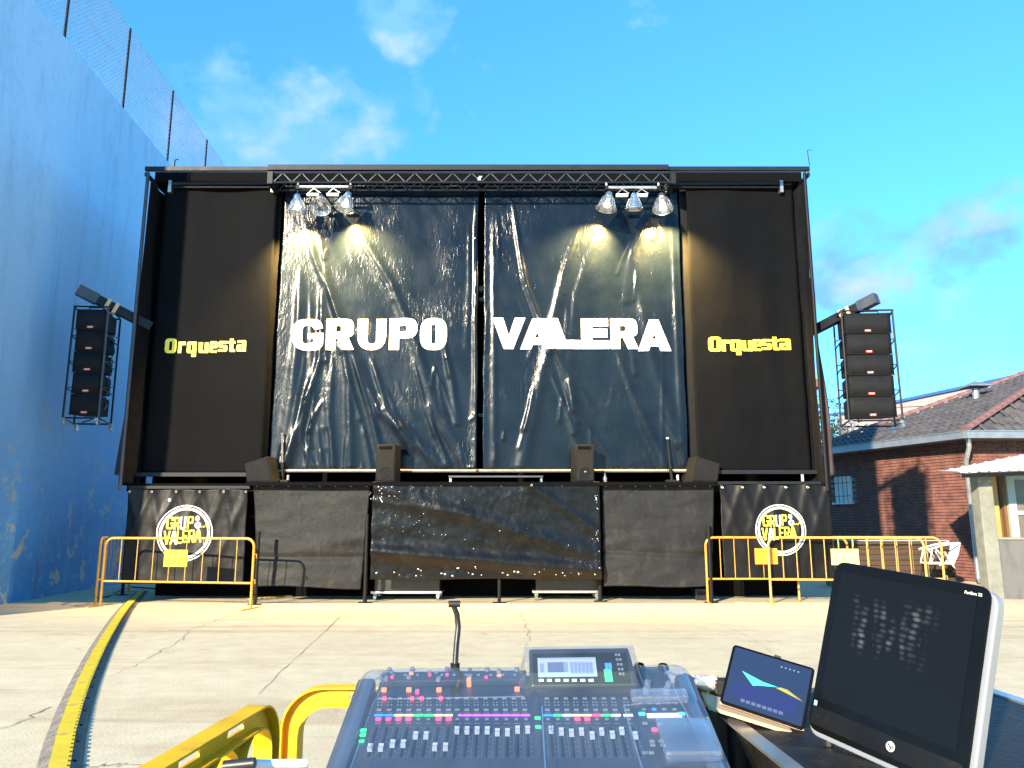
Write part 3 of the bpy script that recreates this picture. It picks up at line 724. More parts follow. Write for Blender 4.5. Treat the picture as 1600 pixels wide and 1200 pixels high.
p0, p1 = at(1292, 649, 30), at(1330, 643, 30)
f_ = MB(); f_.tube([p0, p1], .05); f_.tube([at(1310, 645, 30), Vector((at(1310, 645, 30).x, 30, 0))], .05); f_.tube([Vector((p1.x, 30, 0)), p1], .05)
f_.build('tube_frame', 'blue_trim', bf)
tp = at(1296, 668, 27)
tree = thing('small_tree', 'small dark green tree peeping between the stage and the tiled roof', 'tree', (tp.x, 27, 0))
MB().tube([(tp.x, 27, 0), (tp.x+.05, 27.05, 2), (tp.x, 27, tp.z-.2)], .14, 8, r2=.06).build('trunk', 'bark', tree)
lf = MB()
for k in range(2600):
    c = Vector((rng.gauss(0, .62), rng.gauss(0, .6), rng.gauss(0, .5)))
    if mnoise.noise(c*1.6) < -.12: continue
    c += Vector((tp.x-.1, 27, tp.z+.05)); a = Vector((rng.uniform(-1, 1), rng.uniform(-1, 1), rng.uniform(-1, 1))).normalized(); b = a.orthogonal().normalized(); s_ = rng.uniform(.04, .09)
    lf.add([c-a*s_, c+b*s_*.5, c+a*s_, c-b*s_*.5], [(0, 1, 2, 3)])
lf.build('crown', 'leaf', tree)
pw = MB(); q0, q1, q2 = at(1200, 634, 26), at(1420, 636, 26), at(1700, 615, 26)
pw.tube([q0, at(1310, 638, 26), q1, at(1560, 628, 26), q2], .012, 5)
tag(pw.build('power_line', 'black_metal', org=q0), 'thin dark overhead cable crossing the sky above the tiled roof', 'cable')

# ================================================================ STAGE
YF, YB = 13.6, 14.05                                     # front frame and banner planes
XL, XR = -6.93, 5.62
stage = thing('mobile_stage', 'wide black mobile stage with lattice truss roof and side arms', 'stage', (-.65, YF, 0))
sb = lambda: MB()
sb().box((XL+.1, YF+.12, 1.90), (XR-.05, 17.2, 2.04)).build('deck', 'dark', stage)
sb().box((-4.65, YF-.09, 1.99), (3.55, YF+.118, 2.055)).build('deck_edge', 'dark', stage)
rm = sb(); rm.box((XL, YB-.10, 7.866), (XR, 17.2, 8.06)); rm.build('roof', 'dark', stage)
sb().box((XL, YF-.06, 7.895), (XR, YF, 7.975)).build('front_beam', 'truss', stage)
sb().box((-4.6, YF-.10, 7.89), (2.95, YF-.062, 7.995)).build('roof_fascia', 'truss', stage)
# side fascias and outer headers
for x in (XL, XR-.04):
    sb().box((x, YF-.05, 7.79), (x+.04, 15.6, 7.863)).build('roof_side', 'truss', stage)
for x0, x1 in ((-6.6, -4.62), (2.98, 5.2)):
    sb().tube([(x0, YB-.12, 7.80), (x1, YB-.12, 7.815)], .04, 10).build('header_tube', 'truss', stage, smooth=True)
    sb().tube([(x0, YB-.12, 7.73), (x1, YB-.12, 7.73)], .025, 10).build('header_tube', 'black_metal', stage, smooth=True)
    for x in (x0, x1): sb().box((x-.03, YB-.16, 7.62), (x+.03, YB-.06, 7.858)).build('header_bracket', 'grey_metal', stage)
# lattice truss
TX0, TX1, TZ0, TZ1 = -4.5, 2.98, 7.655, 7.845
for y in (YF-.05, YF+.3):
    for z in (TZ0, TZ1): sb().tube([(TX0, y, z), (TX1, y, z)], .022, 8).build('truss_chord', 'truss', stage)
nb = 42; dx = (TX1-TX0)/nb; brace = None
for k in range(nb):
    for y in (YF-.05, YF+.3):
        a, b = (TZ0, TZ1) if k % 2 == 0 else (TZ1, TZ0)
        sb().tube([(TX0+k*dx, y, a), (TX0+(k+1)*dx, y, b)], .011, 6).build('truss_brace', 'brace_metal', stage)
for k in range(0, nb+1, 2):
    sb().tube([(TX0+k*dx, YF-.05, TZ0), (TX0+k*dx, YF+.3, TZ0)], .010, 6).build('truss_brace', 'truss', stage)
for x in (TX0-.05, TX1+.05): sb().box((x-.05, YF-.09, 7.62), (x+.05, YF+.34, 7.863)).build('truss_end', 'truss', stage)
for k in range(3):
    c = Vector((-.6+rng.uniform(-.03, .03), YF-.08, 7.69+.03*k)); sb().box(c-Vector((.03, .02, .012)), c+Vector((.03, .02, .012))).build('clamp', 'alu', stage)
# poles at front corners, inner columns
for x, m_ in ((XL+.06, 'brace_metal'), (XR-.1, 'black_metal')):
    sb().tube([(x, YF-.04, 1.9), (x, YF-.04, 7.858)], .032, 10).build('corner_pole', m_, stage, smooth=True)
sb().tube([(XR+.0, YF-.06, 7.99), (XR-.02, YF-.06, 8.3), (XR+.06, YF-.06, 8.31)], .008, 5).build('roof_rod', 'black_metal', stage)
sb().tube([(XL+.5, YF+.06, 7.99), (XL+.5, YF+.06, 8.16), (XL+.56, YF+.06, 8.18)], .012, 5).build('roof_rod', 'black_metal', stage)
for x in (-4.6, 3.37): sb().box((x-.10, YB+.10, 2.04), (x+.10, YB+.3, 7.858)).build('inner_column', 'black_metal', stage)
# drapes at both sides, back wall and an added black sheet for under-stage shade
def side_drape(x, name, m_):
    def dep(y, z): return x+.03*math.sin(y*9+z*.5)+.02*mnoise.noise((y*3, z*.7, 1))
    mb_ = MB(); ny_, nz_ = 24, 60; vs = []
    for i in range(ny_+1):
        for j in range(nz_+1):
            y = YF-.02+(YB+.45-YF)*i/ny_; z = 2.0+(7.70-2.0)*j/nz_; vs.append((dep(y, z), y, z))
    mb_.add(vs, [(i*(nz_+1)+j, (i+1)*(nz_+1)+j, (i+1)*(nz_+1)+j+1, i*(nz_+1)+j+1) for i in range(ny_) for j in range(nz_)])
    o_ = mb_.build(name, m_, stage, smooth=True)
    s2 = o_.modifiers.new('thickness', 'SOLIDIFY'); s2.thickness = .006
side_drape(XL+.10, 'side_drape', 'drape'); side_drape(XR-.12, 'side_drape', 'drape')
def flap(x0, sgn):                                       # loose brown cloth blowing outside the pole
    mb_ = MB(); nz_, nx_ = 40, 8; vs = []
    for j in range(nz_+1):
        t = j/nz_; z = 5.9-3.75*t
        for i in range(nx_+1):
            u = i/nx_; wd = .02+.30*t**1.3
            vs.append((x0+sgn*(u*wd)+.02*math.sin(t*9+u*3), YF+.1+.10*math.sin(u*6+t*2)+.3*u, z+.1*u*t))
    mb_.add(vs, [(j*(nx_+1)+i, j*(nx_+1)+i+1, (j+1)*(nx_+1)+i+1, (j+1)*(nx_+1)+i) for j in range(nz_) for i in range(nx_)])
    o_ = mb_.build('loose_drape', 'brown_drape', stage, smooth=True); s2 = o_.modifiers.new('thickness', 'SOLIDIFY'); s2.thickness = .005
flap(XL+.02, -1); flap(XR-.02, 1)
sb().box((XL+.25, 15.3, 2.04), (XR-.25, 15.36, 7.858)).build('back_wall', 'dark', stage)
for x in (XL+.25, XR-.31): sb().box((x, YB+.3, 2.04), (x+.06, 15.298, 7.70)).build('back_wall', 'dark', stage)
sb().box((XL+.4, 14.9, .38), (XR-.5, 17.0, 1.898)).build('trailer_body', 'dark', stage)
sb().box((XL+.3, 14.72, .02), (XR-.3, 14.74, 1.895)).build('under_stage_shade', 'dark', stage)  # black sheet added to deepen the shade beneath the deck
for x in (-5.2, -2.2, 1.2, 4.2):                         # jacks under the chassis
    sb().tube([(x, 15.5, .002), (x, 15.5, .378)], .06, 10).build('jack', 'black_metal', stage)
for k, (zz, h) in enumerate(((5.95, .10), (5.75, .07), (3.4, .05))):
    sb().box((-.66, 14.9, zz), (-.50, 15.0, zz+h)).build('bracket', 'white_paint', stage)
# legs
for px, py, r in ((570, 942, .035), (780, 942, .030), (938, 940, .035), (1112, 942, .035), (398, 945, .032), (191, 930, .03)):
    g = gp(px, py); top = {398: 1.2, 1112: 1.3, 191: 1.85, 570: 1.5, 938: 1.9, 780: 1.5}[px]
    lg = sb().tube([(g.x, g.y, .012), (g.x, g.y, top)], r, 10).build('leg', 'black_metal', stage, smooth=True)
    sb().box((g.x-.11, g.y-.06, .002), (g.x+.11, g.y+.06, .013)).build('foot_plate', 'black_metal', lg)
# hoist arms
def arm(a, b):
    o_ = sb().bar(a, b, .13, .16).build('hoist_arm', 'truss', stage)
    d_ = (a-b).normalized(); sb().bar(a-d_*.05, a+d_*.30, .15, .19).build('arm_tip', 'brace_metal', o_)
    for t in (.22, .36):
        q = a.lerp(b, t); sb().bar(q-d_*.03, q+d_*.03, .16, .20).build('ratchet_strap', 'tan', o_)
arm(at(148, 466, 13.3), at(236, 511, 13.8)); arm(at(1346, 478, 13.3), at(1268, 518, 14.1))

# ---- the big banners
def ridge_field(ridges, seed, wob=.012, fine=.0012):
    segs = []
    for pts, amp, wid in ridges:
        P = [at(x, y, YB) for x, y in pts]
        segs.append(([(p.x, p.z) for p in P], amp*.62, wid*.8))
        r_ = random.Random(int(seed*100)+len(segs))
        for k in range(4):                               # thinner creases beside each fold
            i0 = r_.randrange(len(P)-1); a = P[i0].lerp(P[i0+1], r_.random()); b = P[i0].lerp(P[i0+1], r_.uniform(.6, 1.))+(P[i0+1]-P[i0])*r_.uniform(.1, .7)
            sh = Vector((r_.uniform(-.35, .35), 0, r_.uniform(-.2, .2))); a = a+sh; b = b+sh*r_.uniform(.6, 1.6)
            segs.append(([(a.x, a.z), (a.lerp(b, .5).x+r_.uniform(-.04, .04), a.lerp(b, .5).z), (b.x, b.z)], r_.uniform(.006, .016), r_.uniform(.025, .05)))
    def f(x, z):
        y = 0.
        for P, amp, wid in segs:
            best = 1e9; tt = 0; n_ = len(P)-1; sg = 1
            for i in range(n_):
                (ax, az), (bx, bz) = P[i], P[i+1]; dx_, dz_ = bx-ax, bz-az
                t = ((x-ax)*dx_+(z-az)*dz_)/(dx_*dx_+dz_*dz_+1e-9); t = min(1, max(0, t))
                ex, ez = x-ax-dx_*t, z-az-dz_*t; d = ex*ex+ez*ez
                if d < best: best = d; tt = (i+t)/n_
            w_ = wid*(.6+.8*tt); d = math.sqrt(best)
            if d < 3*w_: y += amp*math.exp(-(d/w_)**2)*min(1, tt*5+.15)
        y += wob*mnoise.noise((x*1.3, z*.45, seed)) + .5*wob*mnoise.noise((x*3.1+z*1.2, z*.8, seed+3))
        y += fine*mnoise.noise((x*9+z*4, z*5-x*3, seed+7))
        return YB-y
    return f
GR = [([(478, 350), (490, 400), (520, 470), (548, 545), (590, 640), (690, 728)], .055, .10),
      ([(500, 370), (512, 440), (530, 500), (545, 600), (548, 728)], .05, .07),
      ([(470, 420), (466, 520), (455, 620), (440, 728)], .05, .12),
      ([(505, 430), (500, 560), (470, 660), (445, 725)], .055, .09),
      ([(520, 560), (515, 650), (520, 728)], .04, .07),
      ([(560, 360), (610, 440), (650, 540), (680, 640), (735, 728)], .05, .12),
      ([(580, 560), (605, 640), (640, 700)], .055, .08), ([(552, 560), (580, 650), (600, 728)], .05, .07),
      ([(690, 520), (705, 590), (715, 660)], .035, .07), ([(744, 300), (742, 500), (744, 728)], .045, .05),
      ([(480, 600), (470, 690), (490, 728)], .03, .05), ([(645, 560), (665, 640), (700, 728)], .035, .05)]
VA = [([(800, 310), (810, 380), (820, 440), (850, 520), (890, 590), (895, 640)], .05, .07), ([(905, 350), (880, 430), (860, 520), (835, 640), (815, 728)], .05, .11),
      ([(930, 360), (900, 460), (890, 560), (900, 700)], .03, .09), ([(770, 330), (772, 500), (772, 728)], .03, .06),
      ([(985, 370), (1000, 470), (1020, 560), (1060, 690)], .04, .11), ([(1050, 350), (1058, 520), (1068, 725)], .035, .07),
      ([(960, 540), (990, 620), (1040, 728)], .035, .08), ([(870, 560), (905, 650), (960, 728)], .025, .07), ([(1010, 345), (985, 400), (978, 470)], .03, .08)]
grupo_f, valera_f = ridge_field(GR, 1.3), ridge_field(VA, 8.1)
xg0, xg1 = at(446, 290, YB).x, at(748, 290, YB).x
xv0, xv1 = at(757, 290, YB).x, at(1058, 290, YB).x
ZT, ZB_ = 7.90-.04, at(700, 733, YB).z
def vary(x, amp, seed): return lambda z: x+amp*mnoise.noise((z*1.1, seed, 0))+amp*.4*mnoise.noise((z*5, seed, 2))
def big_banner(name, label, x0, x1, fld, letters, seed):
    t = thing(name, label, 'banner', ((x0+x1)/2, YB, ZB_))
    cloth(vary(x0, .02, seed), vary(x1, .02, seed+5), K(ZB_), K(ZT), fld, 150, 250, 'banner', 'sheet', t)
    MB().tube([(x0-.12, YB-.03, ZB_-.035), (x1+.05, YB-.03, ZB_-.035)], .032, 10).build('bottom_bar', 'pale_bar', t, smooth=True)
    for ch, (px0, px1, py0, py1) in letters:
        a, b = at(px0, py1, YB), at(px1, py0, YB)
        glyph(ch, a.x, b.x, a.z, b.z, fld, 'white_print', t, lift=.012, maxlen=.045)
    return t
Lg = lambda x0, x1, y0, y1: (440+x0/4.848, 440+x1/4.848, 480+y0/4.848, 480+y1/4.848)
Lv = lambda x0, x1, y0, y1: (760+x0/5.16, 760+x1/5.16, 480+y0/5.16, 480+y1/5.16)
big_banner('banner', 'large glossy black banner reading GRUPO, left of the centre gap', xg0, xg1, grupo_f,
           [('G', Lg(75, 325, 92, 330)), ('R', Lg(335, 552, 90, 326)), ('U', Lg(570, 797, 90, 326)), ('P', Lg(812, 1032, 86, 324)), ('O', Lg(1047, 1255, 84, 326))], 2)
big_banner('banner', 'large glossy black banner reading VALERA, right of the centre gap', xv0, xv1, valera_f,
           [('V', Lv(45, 315, 86, 338)), ('A', Lv(272, 545, 92, 340)), ('W', Lv(452, 755, 92, 338)), ('E', Lv(765, 985, 92, 338)), ('R', Lv(1002, 1215, 92, 338)), ('A', Lv(1222, 1480, 100, 354))], 9)
# ---- side banners
def side_banner(label, x0, x1, zb, letters, seed):
    f = lambda x, z: YB-.05-.02*math.sin((x-x0)*3.1+seed)-.018*mnoise.noise((x*2.2, z*.35, seed))-.004*mnoise.noise((x*8, z*3, seed))-.008*mnoise.noise((x*.6, z*1.5, seed+4))
    t = thing('side_banner', label, 'banner', ((x0+x1)/2, YB, zb), 'narrow side banners')
    cloth(vary(x0, .006, seed), vary(x1, .006, seed+3), K(zb), K(7.84), f, 40, 110, 'matt_banner', 'sheet', t)
    MB().box((x0-.1, YB-.14, zb-.06), (x1+.1, YB-.04, zb+.01)).build('bottom_bar', 'truss', t)
    for ch, (px0, px1, py0, py1) in letters:
        a, b = at(px0, py1, YB-.05), at(px1, py0, YB-.05); glyph(ch, a.x, b.x, a.z, b.z, f, 'yellow_print', t, lift=.008, maxlen=.08)
def orq(ox, oy, sc):                                     # letter boxes as measured on the left banner
    bx = [('0', 232, 352, 242, 383), ('r', 358, 436, 272, 381), ('q', 440, 538, 270, 380), ('u', 549, 652, 275, 377), ('e', 655, 735, 264, 374), ('s', 738, 832, 262, 364), ('t', 832, 908, 262, 366), ('a', 913, 1016, 256, 363)]
    return [(c, (ox+(a-232)*sc, ox+(b-232)*sc, oy+(c0-242)*sc, oy+(c1-242)*sc)) for c, a, b, c0, c1 in bx]
side_banner('narrow matt black banner reading Orquesta, beside the blue wall', at(263, 285, YB).x, at(436, 285, YB).x, at(300, 740, YB).z, orq(257.7, 529.3, 1/6.15), 1)
side_banner('narrow matt black banner reading Orquesta, beside the brick building', at(1070, 285, YB).x, at(1235, 285, YB).x, at(1200, 736, YB).z, orq(1106.8, 526.6, 1/6.1), 6)
# ---- logo banners
def logo_banner(label, px0, px1, py0, py1, cx, cy, rad, Yp, seed):
    x0, x1 = at(px0, 835, Yp).x, at(px1, 835, Yp).x; zb, zt = at(700, py1, Yp).z, at(700, py0, Yp).z
    hooks = [x0+(x1-x0)*k/5 for k in range(6)]
    def f(x, z):
        t = (z-zb)/(zt-zb); y = 0
        for k, h in enumerate(hooks):                    # tension folds running down from each eyelet
            for sg in (-.55, .5):
                d = (x-h)-sg*(zt-z)*(.6+.3*mnoise.noise((k*3.1, seed, sg)))
                y += .022*math.exp(-(d/.07)**2)*max(0, t)**.8
        y += .03*mnoise.noise((x*1.1, z*1.1, seed))+.006*mnoise.noise((x*5, z*5, seed))
        return Yp-y
    t = thing('logo_banner', label, 'banner', ((x0+x1)/2, Yp, zb), 'logo banners under the stage wings')
    sag = lambda s: zt-.035*(1-abs(math.cos(s*math.pi*2.5)))*.6
    cloth(vary(x0, .02, seed), vary(x1, .02, seed+2), K(zb), sag, f, 90, 70, 'logo_banner', 'sheet', t)
    eb = MB()
    for h in hooks: eb.lathe([(.008, 0), (.016, .004), (.022, 0)], 10, Matrix.Translation((min(max(h, x0+.03), x1-.03), f(h, zt-.05)-.008, zt-.05))@Matrix.Rotation(R(90), 4, 'X'))
    eb.build('eyelet', 'alu', t)['kind'] = 'stuff'
    MB().bar((x0-.02, Yp+.03, zt+.03), (x1+.02, Yp+.03, zt+.03), .05, .05).build('top_rail', 'truss', t)
    c = at(cx, cy, Yp); rr = rad/1200*c.y*.97
    circ = lambda r: [(c.x+r*math.cos(2*math.pi*k/64), c.z+r*math.sin(2*math.pi*k/64)) for k in range(64)]
    flat_print([circ(rr), circ(rr*.955)], f, 'white_print', t, .006, .06, 'ring')
    flat_print([circ(rr*.91), circ(rr*.815)], f, 'white_print', t, .006, .06, 'ring')
    u = lambda px: c.x+(px-860)/250*rr                   # zoom6 pixel -> x
    w = lambda py: c.z-(py-435)/250*rr
    yp, wp = 'yellow_print', 'white_print'
    for ch, a, b, top, bot, m_ in (('G', 688, 752, 290, 400, yp), ('R', 757, 808, 292, 405, yp), ('U', 812, 868, 288, 402, wp), ('P', 876, 930, 285, 395, yp),
                                   ('V', 672, 735, 415, 535, yp), ('A', 728, 800, 415, 535, wp), ('L', 790, 838, 415, 528, yp), ('E', 842, 888, 405, 520, yp), ('R', 894, 950, 405, 520, yp), ('A', 945, 1015, 400, 515, yp)):
        glyph(ch, u(a), u(b), w(bot), w(top), f, m_, t, lift=.007, maxlen=.07, face=L_)
    blob = lambda ex, ey, ax, ay: [(u(ex)+ax*rr/250*math.cos(2*math.pi*k/24), w(ey)+ay*rr/250*math.sin(2*math.pi*k/24)) for k in range(24)]
    flat_print([blob(970, 365, 29, 30), blob(970, 362, 9, 9)], f, wp, t, .007, .07, 'guitar_mark')
    flat_print([blob(963, 305, 19, 24), blob(963, 300, 6, 8)], f, wp, t, .0075, .07, 'guitar_mark')
    z_ = [(1000, 385), (1020, 372), (1030, 386), (1045, 360), (1058, 378), (1090, 345)]
    zz = MB()
    for p, q in zip(z_[:-1], z_[1:]):
        zz.bar((u(p[0]), f(u(p[0]), w(p[1]))-.009, w(p[1])), (u(q[0]), f(u(q[0]), w(q[1]))-.009, w(q[1])), .004, .010)
    zz.build('sound_mark', yp, t)
    return t, f
lt, lf_ = logo_banner('black logo banner with ring emblem behind the left yellow barrier', 196, 384, 764, 912, 289, 833, 44, 13.66, 2.0)
c_ = at(263, 781, 13.6)
MB().lathe([(0, .003), (.028, .003), (.028, 0)], 14, Matrix.Translation((c_.x, lf_(c_.x, c_.z)-.008, c_.z))@Matrix.Rotation(R(90), 4, 'X')).build('round_sticker', 'white_print', lt)
logo_banner('black logo banner with ring emblem behind the right yellow barriers', 1128, 1300, 757, 903, 1219, 828, 40, 13.66, 5.0)

# ---- front skirts
def skirt(label, m_, xl, xr, z0, z1, f, nx, nz, thick=.004):
    t = thing('stage_skirt', label, 'tarpaulin', ((xl(1)+xr(1))/2, f((xl(1)+xr(1))/2, 1), z0(.5)), 'skirts round the stage front')
    cloth(xl, xr, z0, z1, f, nx, nz, m_, 'sheet', t, thick)
    eb = MB()
    for k in range(8):
        u = (k+.25)/7.5; z = z1(u)-.045; x = xl(z)*(1-u)+xr(z)*u
        eb.lathe([(.008, 0), (.015, .004), (.021, 0)], 10, Matrix.Translation((x, f(x, z)-.007, z))@Matrix.Rotation(R(90), 4, 'X'))
    eb.build('eyelet', 'grey_metal', t)['kind'] = 'stuff'; return t
YS = 13.60
sx = lambda px, Y=YS: at(px, 835, Y).x
zt_ = at(700, 753, YS).z
def f_mid(x, z):
    t = (zt_-z)/1.65; u = (x-sx(580))/(sx(937)-sx(580))
    y = .02*mnoise.noise((x*1.2, z*2, 4))+.008*mnoise.noise((x*5+z*3, z*6, 8))+.0045*mnoise.noise((x*14, z*11, 3))
    for (a0, b0, a1, b1, am, wd) in ((0, .72, 1, .92, .06, .07), (.05, .08, .95, .75, .035, .09), (0, .2, .4, .34, .02, .05), (.7, .05, .98, .5, .02, .05)):
        if a0-.05 < u < a1+.05: y += am*math.exp(-((t-(b0+(b1-b0)*(u-a0)/(a1-a0)))/wd)**2)
    return YS-.05-y
mid = skirt('glossy black tarpaulin skirt spattered with white flecks at stage centre', 'skirt_pvc', vary(sx(581), .02, 3), vary(sx(938), .012, 5),
            lambda t: at(700, 905, YS).z-.012*math.sin(t*9), lambda t: zt_-.02*math.sin(t*math.pi), f_mid, 140, 70)
fl = MB(); r_ = random.Random(11)
def fleck(x, z, s_):
    a = r_.uniform(0, 6.28); pts = []
    for k in range(5):
        an = a+k*1.257; q = s_*.85*r_.uniform(.15, 1.5); X, Z = x+math.cos(an)*q*1.1, z+math.sin(an)*q*.8; pts.append((X, f_mid(X, Z)-.008, Z))
    fl.add(pts, [(0, 1, 2, 3, 4)])
for k in range(34): fleck(r_.uniform(sx(585), sx(935)), zt_-1.60+abs(r_.gauss(0, .07)), r_.uniform(.009, .022))
for k in range(22): fleck(r_.gauss(sx(597), .13), zt_-r_.uniform(.02, .35), r_.uniform(.006, .018))
for k in range(26): fleck(r_.uniform(sx(590), sx(700)), zt_-.75+r_.gauss(0, .16), r_.uniform(.004, .010))
for k in range(9): fleck(r_.uniform(sx(700), sx(935)), zt_-r_.uniform(.05, 1.5), r_.uniform(.005, .014))
for k in range(16): fleck(sx(934)+r_.uniform(-.05, .01), zt_-r_.uniform(.15, 1.2), r_.uniform(.006, .016))
o = fl.build('paint_fleck', 'white_print', mid); o['kind'] = 'stuff'
def f_left(x, z):
    u = (x-sx(392))/(sx(572)-sx(392)); t = (zt_-z)/1.8
    y = .10*math.sin(math.pi*min(1, max(0, u)))*t + .03*mnoise.noise((x*1.0, z*1.3, 6))+.012*mnoise.noise((x*2+z, z*6, 2))+.004*mnoise.noise((x*16, z*20, 9))
    y += .05*math.exp(-((t-.52-.25*(1-u))/.06)**2)*max(0, u-.2) - .03*math.exp(-((t-.72)/.03)**2)
    return YS+.10-y
zl0, zl1 = at(700, 917, YS).z, zt_-.01
skirt('dull black mesh skirt left of the stage centre, bulging in the sun', 'skirt_net', lambda z: sx(387)+(sx(402)-sx(387))*min(1, max(0, (zl1-z)/1.7))**.7, lambda z: sx(575)-(.10*((zl1-z)/1.7)),
      lambda t: zl0-.03*t+.02*math.sin(t*5), K(zl1), f_left, 80, 80)
def f_right(x, z):
    u = (x-sx(943))/(sx(1115)-sx(943)); t = (zt_-z)/1.8
    y = .07*math.sin(math.pi*min(1, max(0, u)))*t+.03*mnoise.noise((x*1.0, z*1.3, 16))+.014*mnoise.noise((x*2.4-z, z*7, 12))+.004*mnoise.noise((x*16, z*20, 19))
    y += -.03*math.exp(-((t-.66-.05*u)/.03)**2)
    return YS+.10-y
skirt('dull black mesh skirt right of the stage centre, creased along its left edge', 'skirt_net', vary(sx(943), .02, 8), lambda z: sx(1121)-.10*((zl1-z)/1.7),
      lambda t: at(700, 917, YS).z+.01*math.sin(t*7), K(zl1), f_right, 80, 80)

# ---- lamps
def lamp_bar(label, pxa, pxb, py):
    Yl = 13.55; a, b = at(pxa, py, Yl), at(pxb, py, Yl)
    t = thing('lamp_bar', label, 'lamp bar', ((a+b)/2), 'lamp bars under the truss')
    MB().tube([a-Vector((.02, 0, 0)), b+Vector((.02, 0, 0))], .03, 10).build('tube', 'alu', t, smooth=True)
    for q in (a-Vector((.05, 0, 0)), b+Vector((.06, 0, 0))):
        MB().box(q-Vector((.03, .03, .05)), q+Vector((.03, .03, .03))).build('clamp', 'black_metal', t)
        MB().tube([q, Vector((q.x, q.y, TZ0))], .018, 8).build('hanger', 'grey_metal', t)
    for k in (.3, .72):
        c = a.lerp(b, k); v = MB(); v.tube([c+Vector((-.13, 0, -.14)), c+Vector((-.02, 0, -.03)), c+Vector((.11, 0, -.12))], .011, 6); v.build('bracket', 'alu', t)
        MB().box(c+Vector((-.14, -.03, -.19)), c+Vector((.09, .03, -.13)), bev=.012).build('ballast', 'white_paint', t)
lamp_bar('pale bar holding three bell lamps over the GRUPO banner', 470, 543, 292)
lamp_bar('pale bar holding three bell lamps over the VALERA banner', 952, 1024, 293)
def bell(label, px, py, axis, lit, power=130, spot=None, size=1.0):
    Yl = 13.55; c = at(px, py, Yl)
    ax = Vector(axis).normalized(); q = ax.to_track_quat('-Z', 'Y').to_matrix().to_4x4()
    mx = Matrix.Translation(c)@q@Matrix.Scale(size, 4)
    t = thing('bell_lamp', label, 'lamp', c, 'bell lamps in front of the banners')
    sh = MB(); n_ = 28
    sh.lathe([(.085, .13), (.105, .10), (.135, .02), (.165, -.07), (.19, -.11), (.195, -.115), (.188, -.115), (.16, -.07), (.13, .02), (.10, .098)], n_, mx)
    for k in range(14):
        an = 2*math.pi*k/14; d = Vector((math.cos(an), math.sin(an), 0))
        sh.tube([mx@(d*.108+Vector((0, 0, .10))), mx@(d*.138+Vector((0, 0, .02))), mx@(d*.168+Vector((0, 0, -.07)))], .005, 5)
    s_ = sh.build('shade', 'shade_glass', t, smooth=True)
    MB().lathe([(.192, -.109), (.20, -.112), (.20, -.122), (.19, -.122), (.186, -.115)], n_, mx).build('rim', 'chrome', s_, smooth=True)
    MB().lathe([(0, .22), (.05, .22), (.07, .19), (.085, .12), (.05, .11), (.05, .06), (0, .06)], 18, mx).build('socket', 'chrome', t, smooth=True)
    MB().lathe([(0, -.07), (.03, -.065), (.055, -.04), (.05, -.0), (.03, .04), (.025, .058)], 16, mx).build('bulb', 'lit_bulb' if lit else 'chrome', t, smooth=True)
    MB().tube([mx@Vector((0, 0, .2)), mx@Vector((0, 0, .2))+Vector((0, .01, .10))], .014, 6).build('yoke', 'black_metal', t)
    if lit:
        ld = bpy.data.lights.new('bulb_light', 'SPOT'); ld.energy = power; ld.color = (1, .62, .17); ld.shadow_soft_size = .03
        ld.spot_size = R(spot[3] if spot else 95); ld.spot_blend = .85
        lo = bpy.data.objects.new('bulb_light', ld); COL.objects.link(lo); lo.parent = t
        la = Vector(spot[:3] if spot else axis).normalized()
        lo.location = ax*.14*size; lo.rotation_euler = la.to_track_quat('-Z', 'Y').to_euler()
bell('clear bell lamp at the left end of the bar over GRUPO, lit', 465, 322, (.05, .12, -1), True, 1500, (-.04, .50, -1, 100))
bell('clear bell lamp in the middle of the bar over GRUPO, unlit and tipped forward', 501, 318, (.12, -.55, -1), False)
bell('clear bell lamp at the centre-gap end of the bar over GRUPO, lit and tilted', 540, 317, (-.25, -.12, -1), True, 1300, (.36, .50, -1, 105))
bell('clear bell lamp at the centre-gap end of the bar over VALERA, lit and tilted', 949, 317, (-.2, -.05, -1), True, 1300, (-.36, .50, -1, 105))
bell('clear bell lamp in the middle of the bar over VALERA, unlit and hanging straight', 991, 318, (0, .15, -1), False, size=.88)
bell('clear bell lamp at the brick-building end of the bar over VALERA, lit and tipped forward', 1035, 318, (0, -.3, -1), True, 1500, (.15, .50, -1, 108))

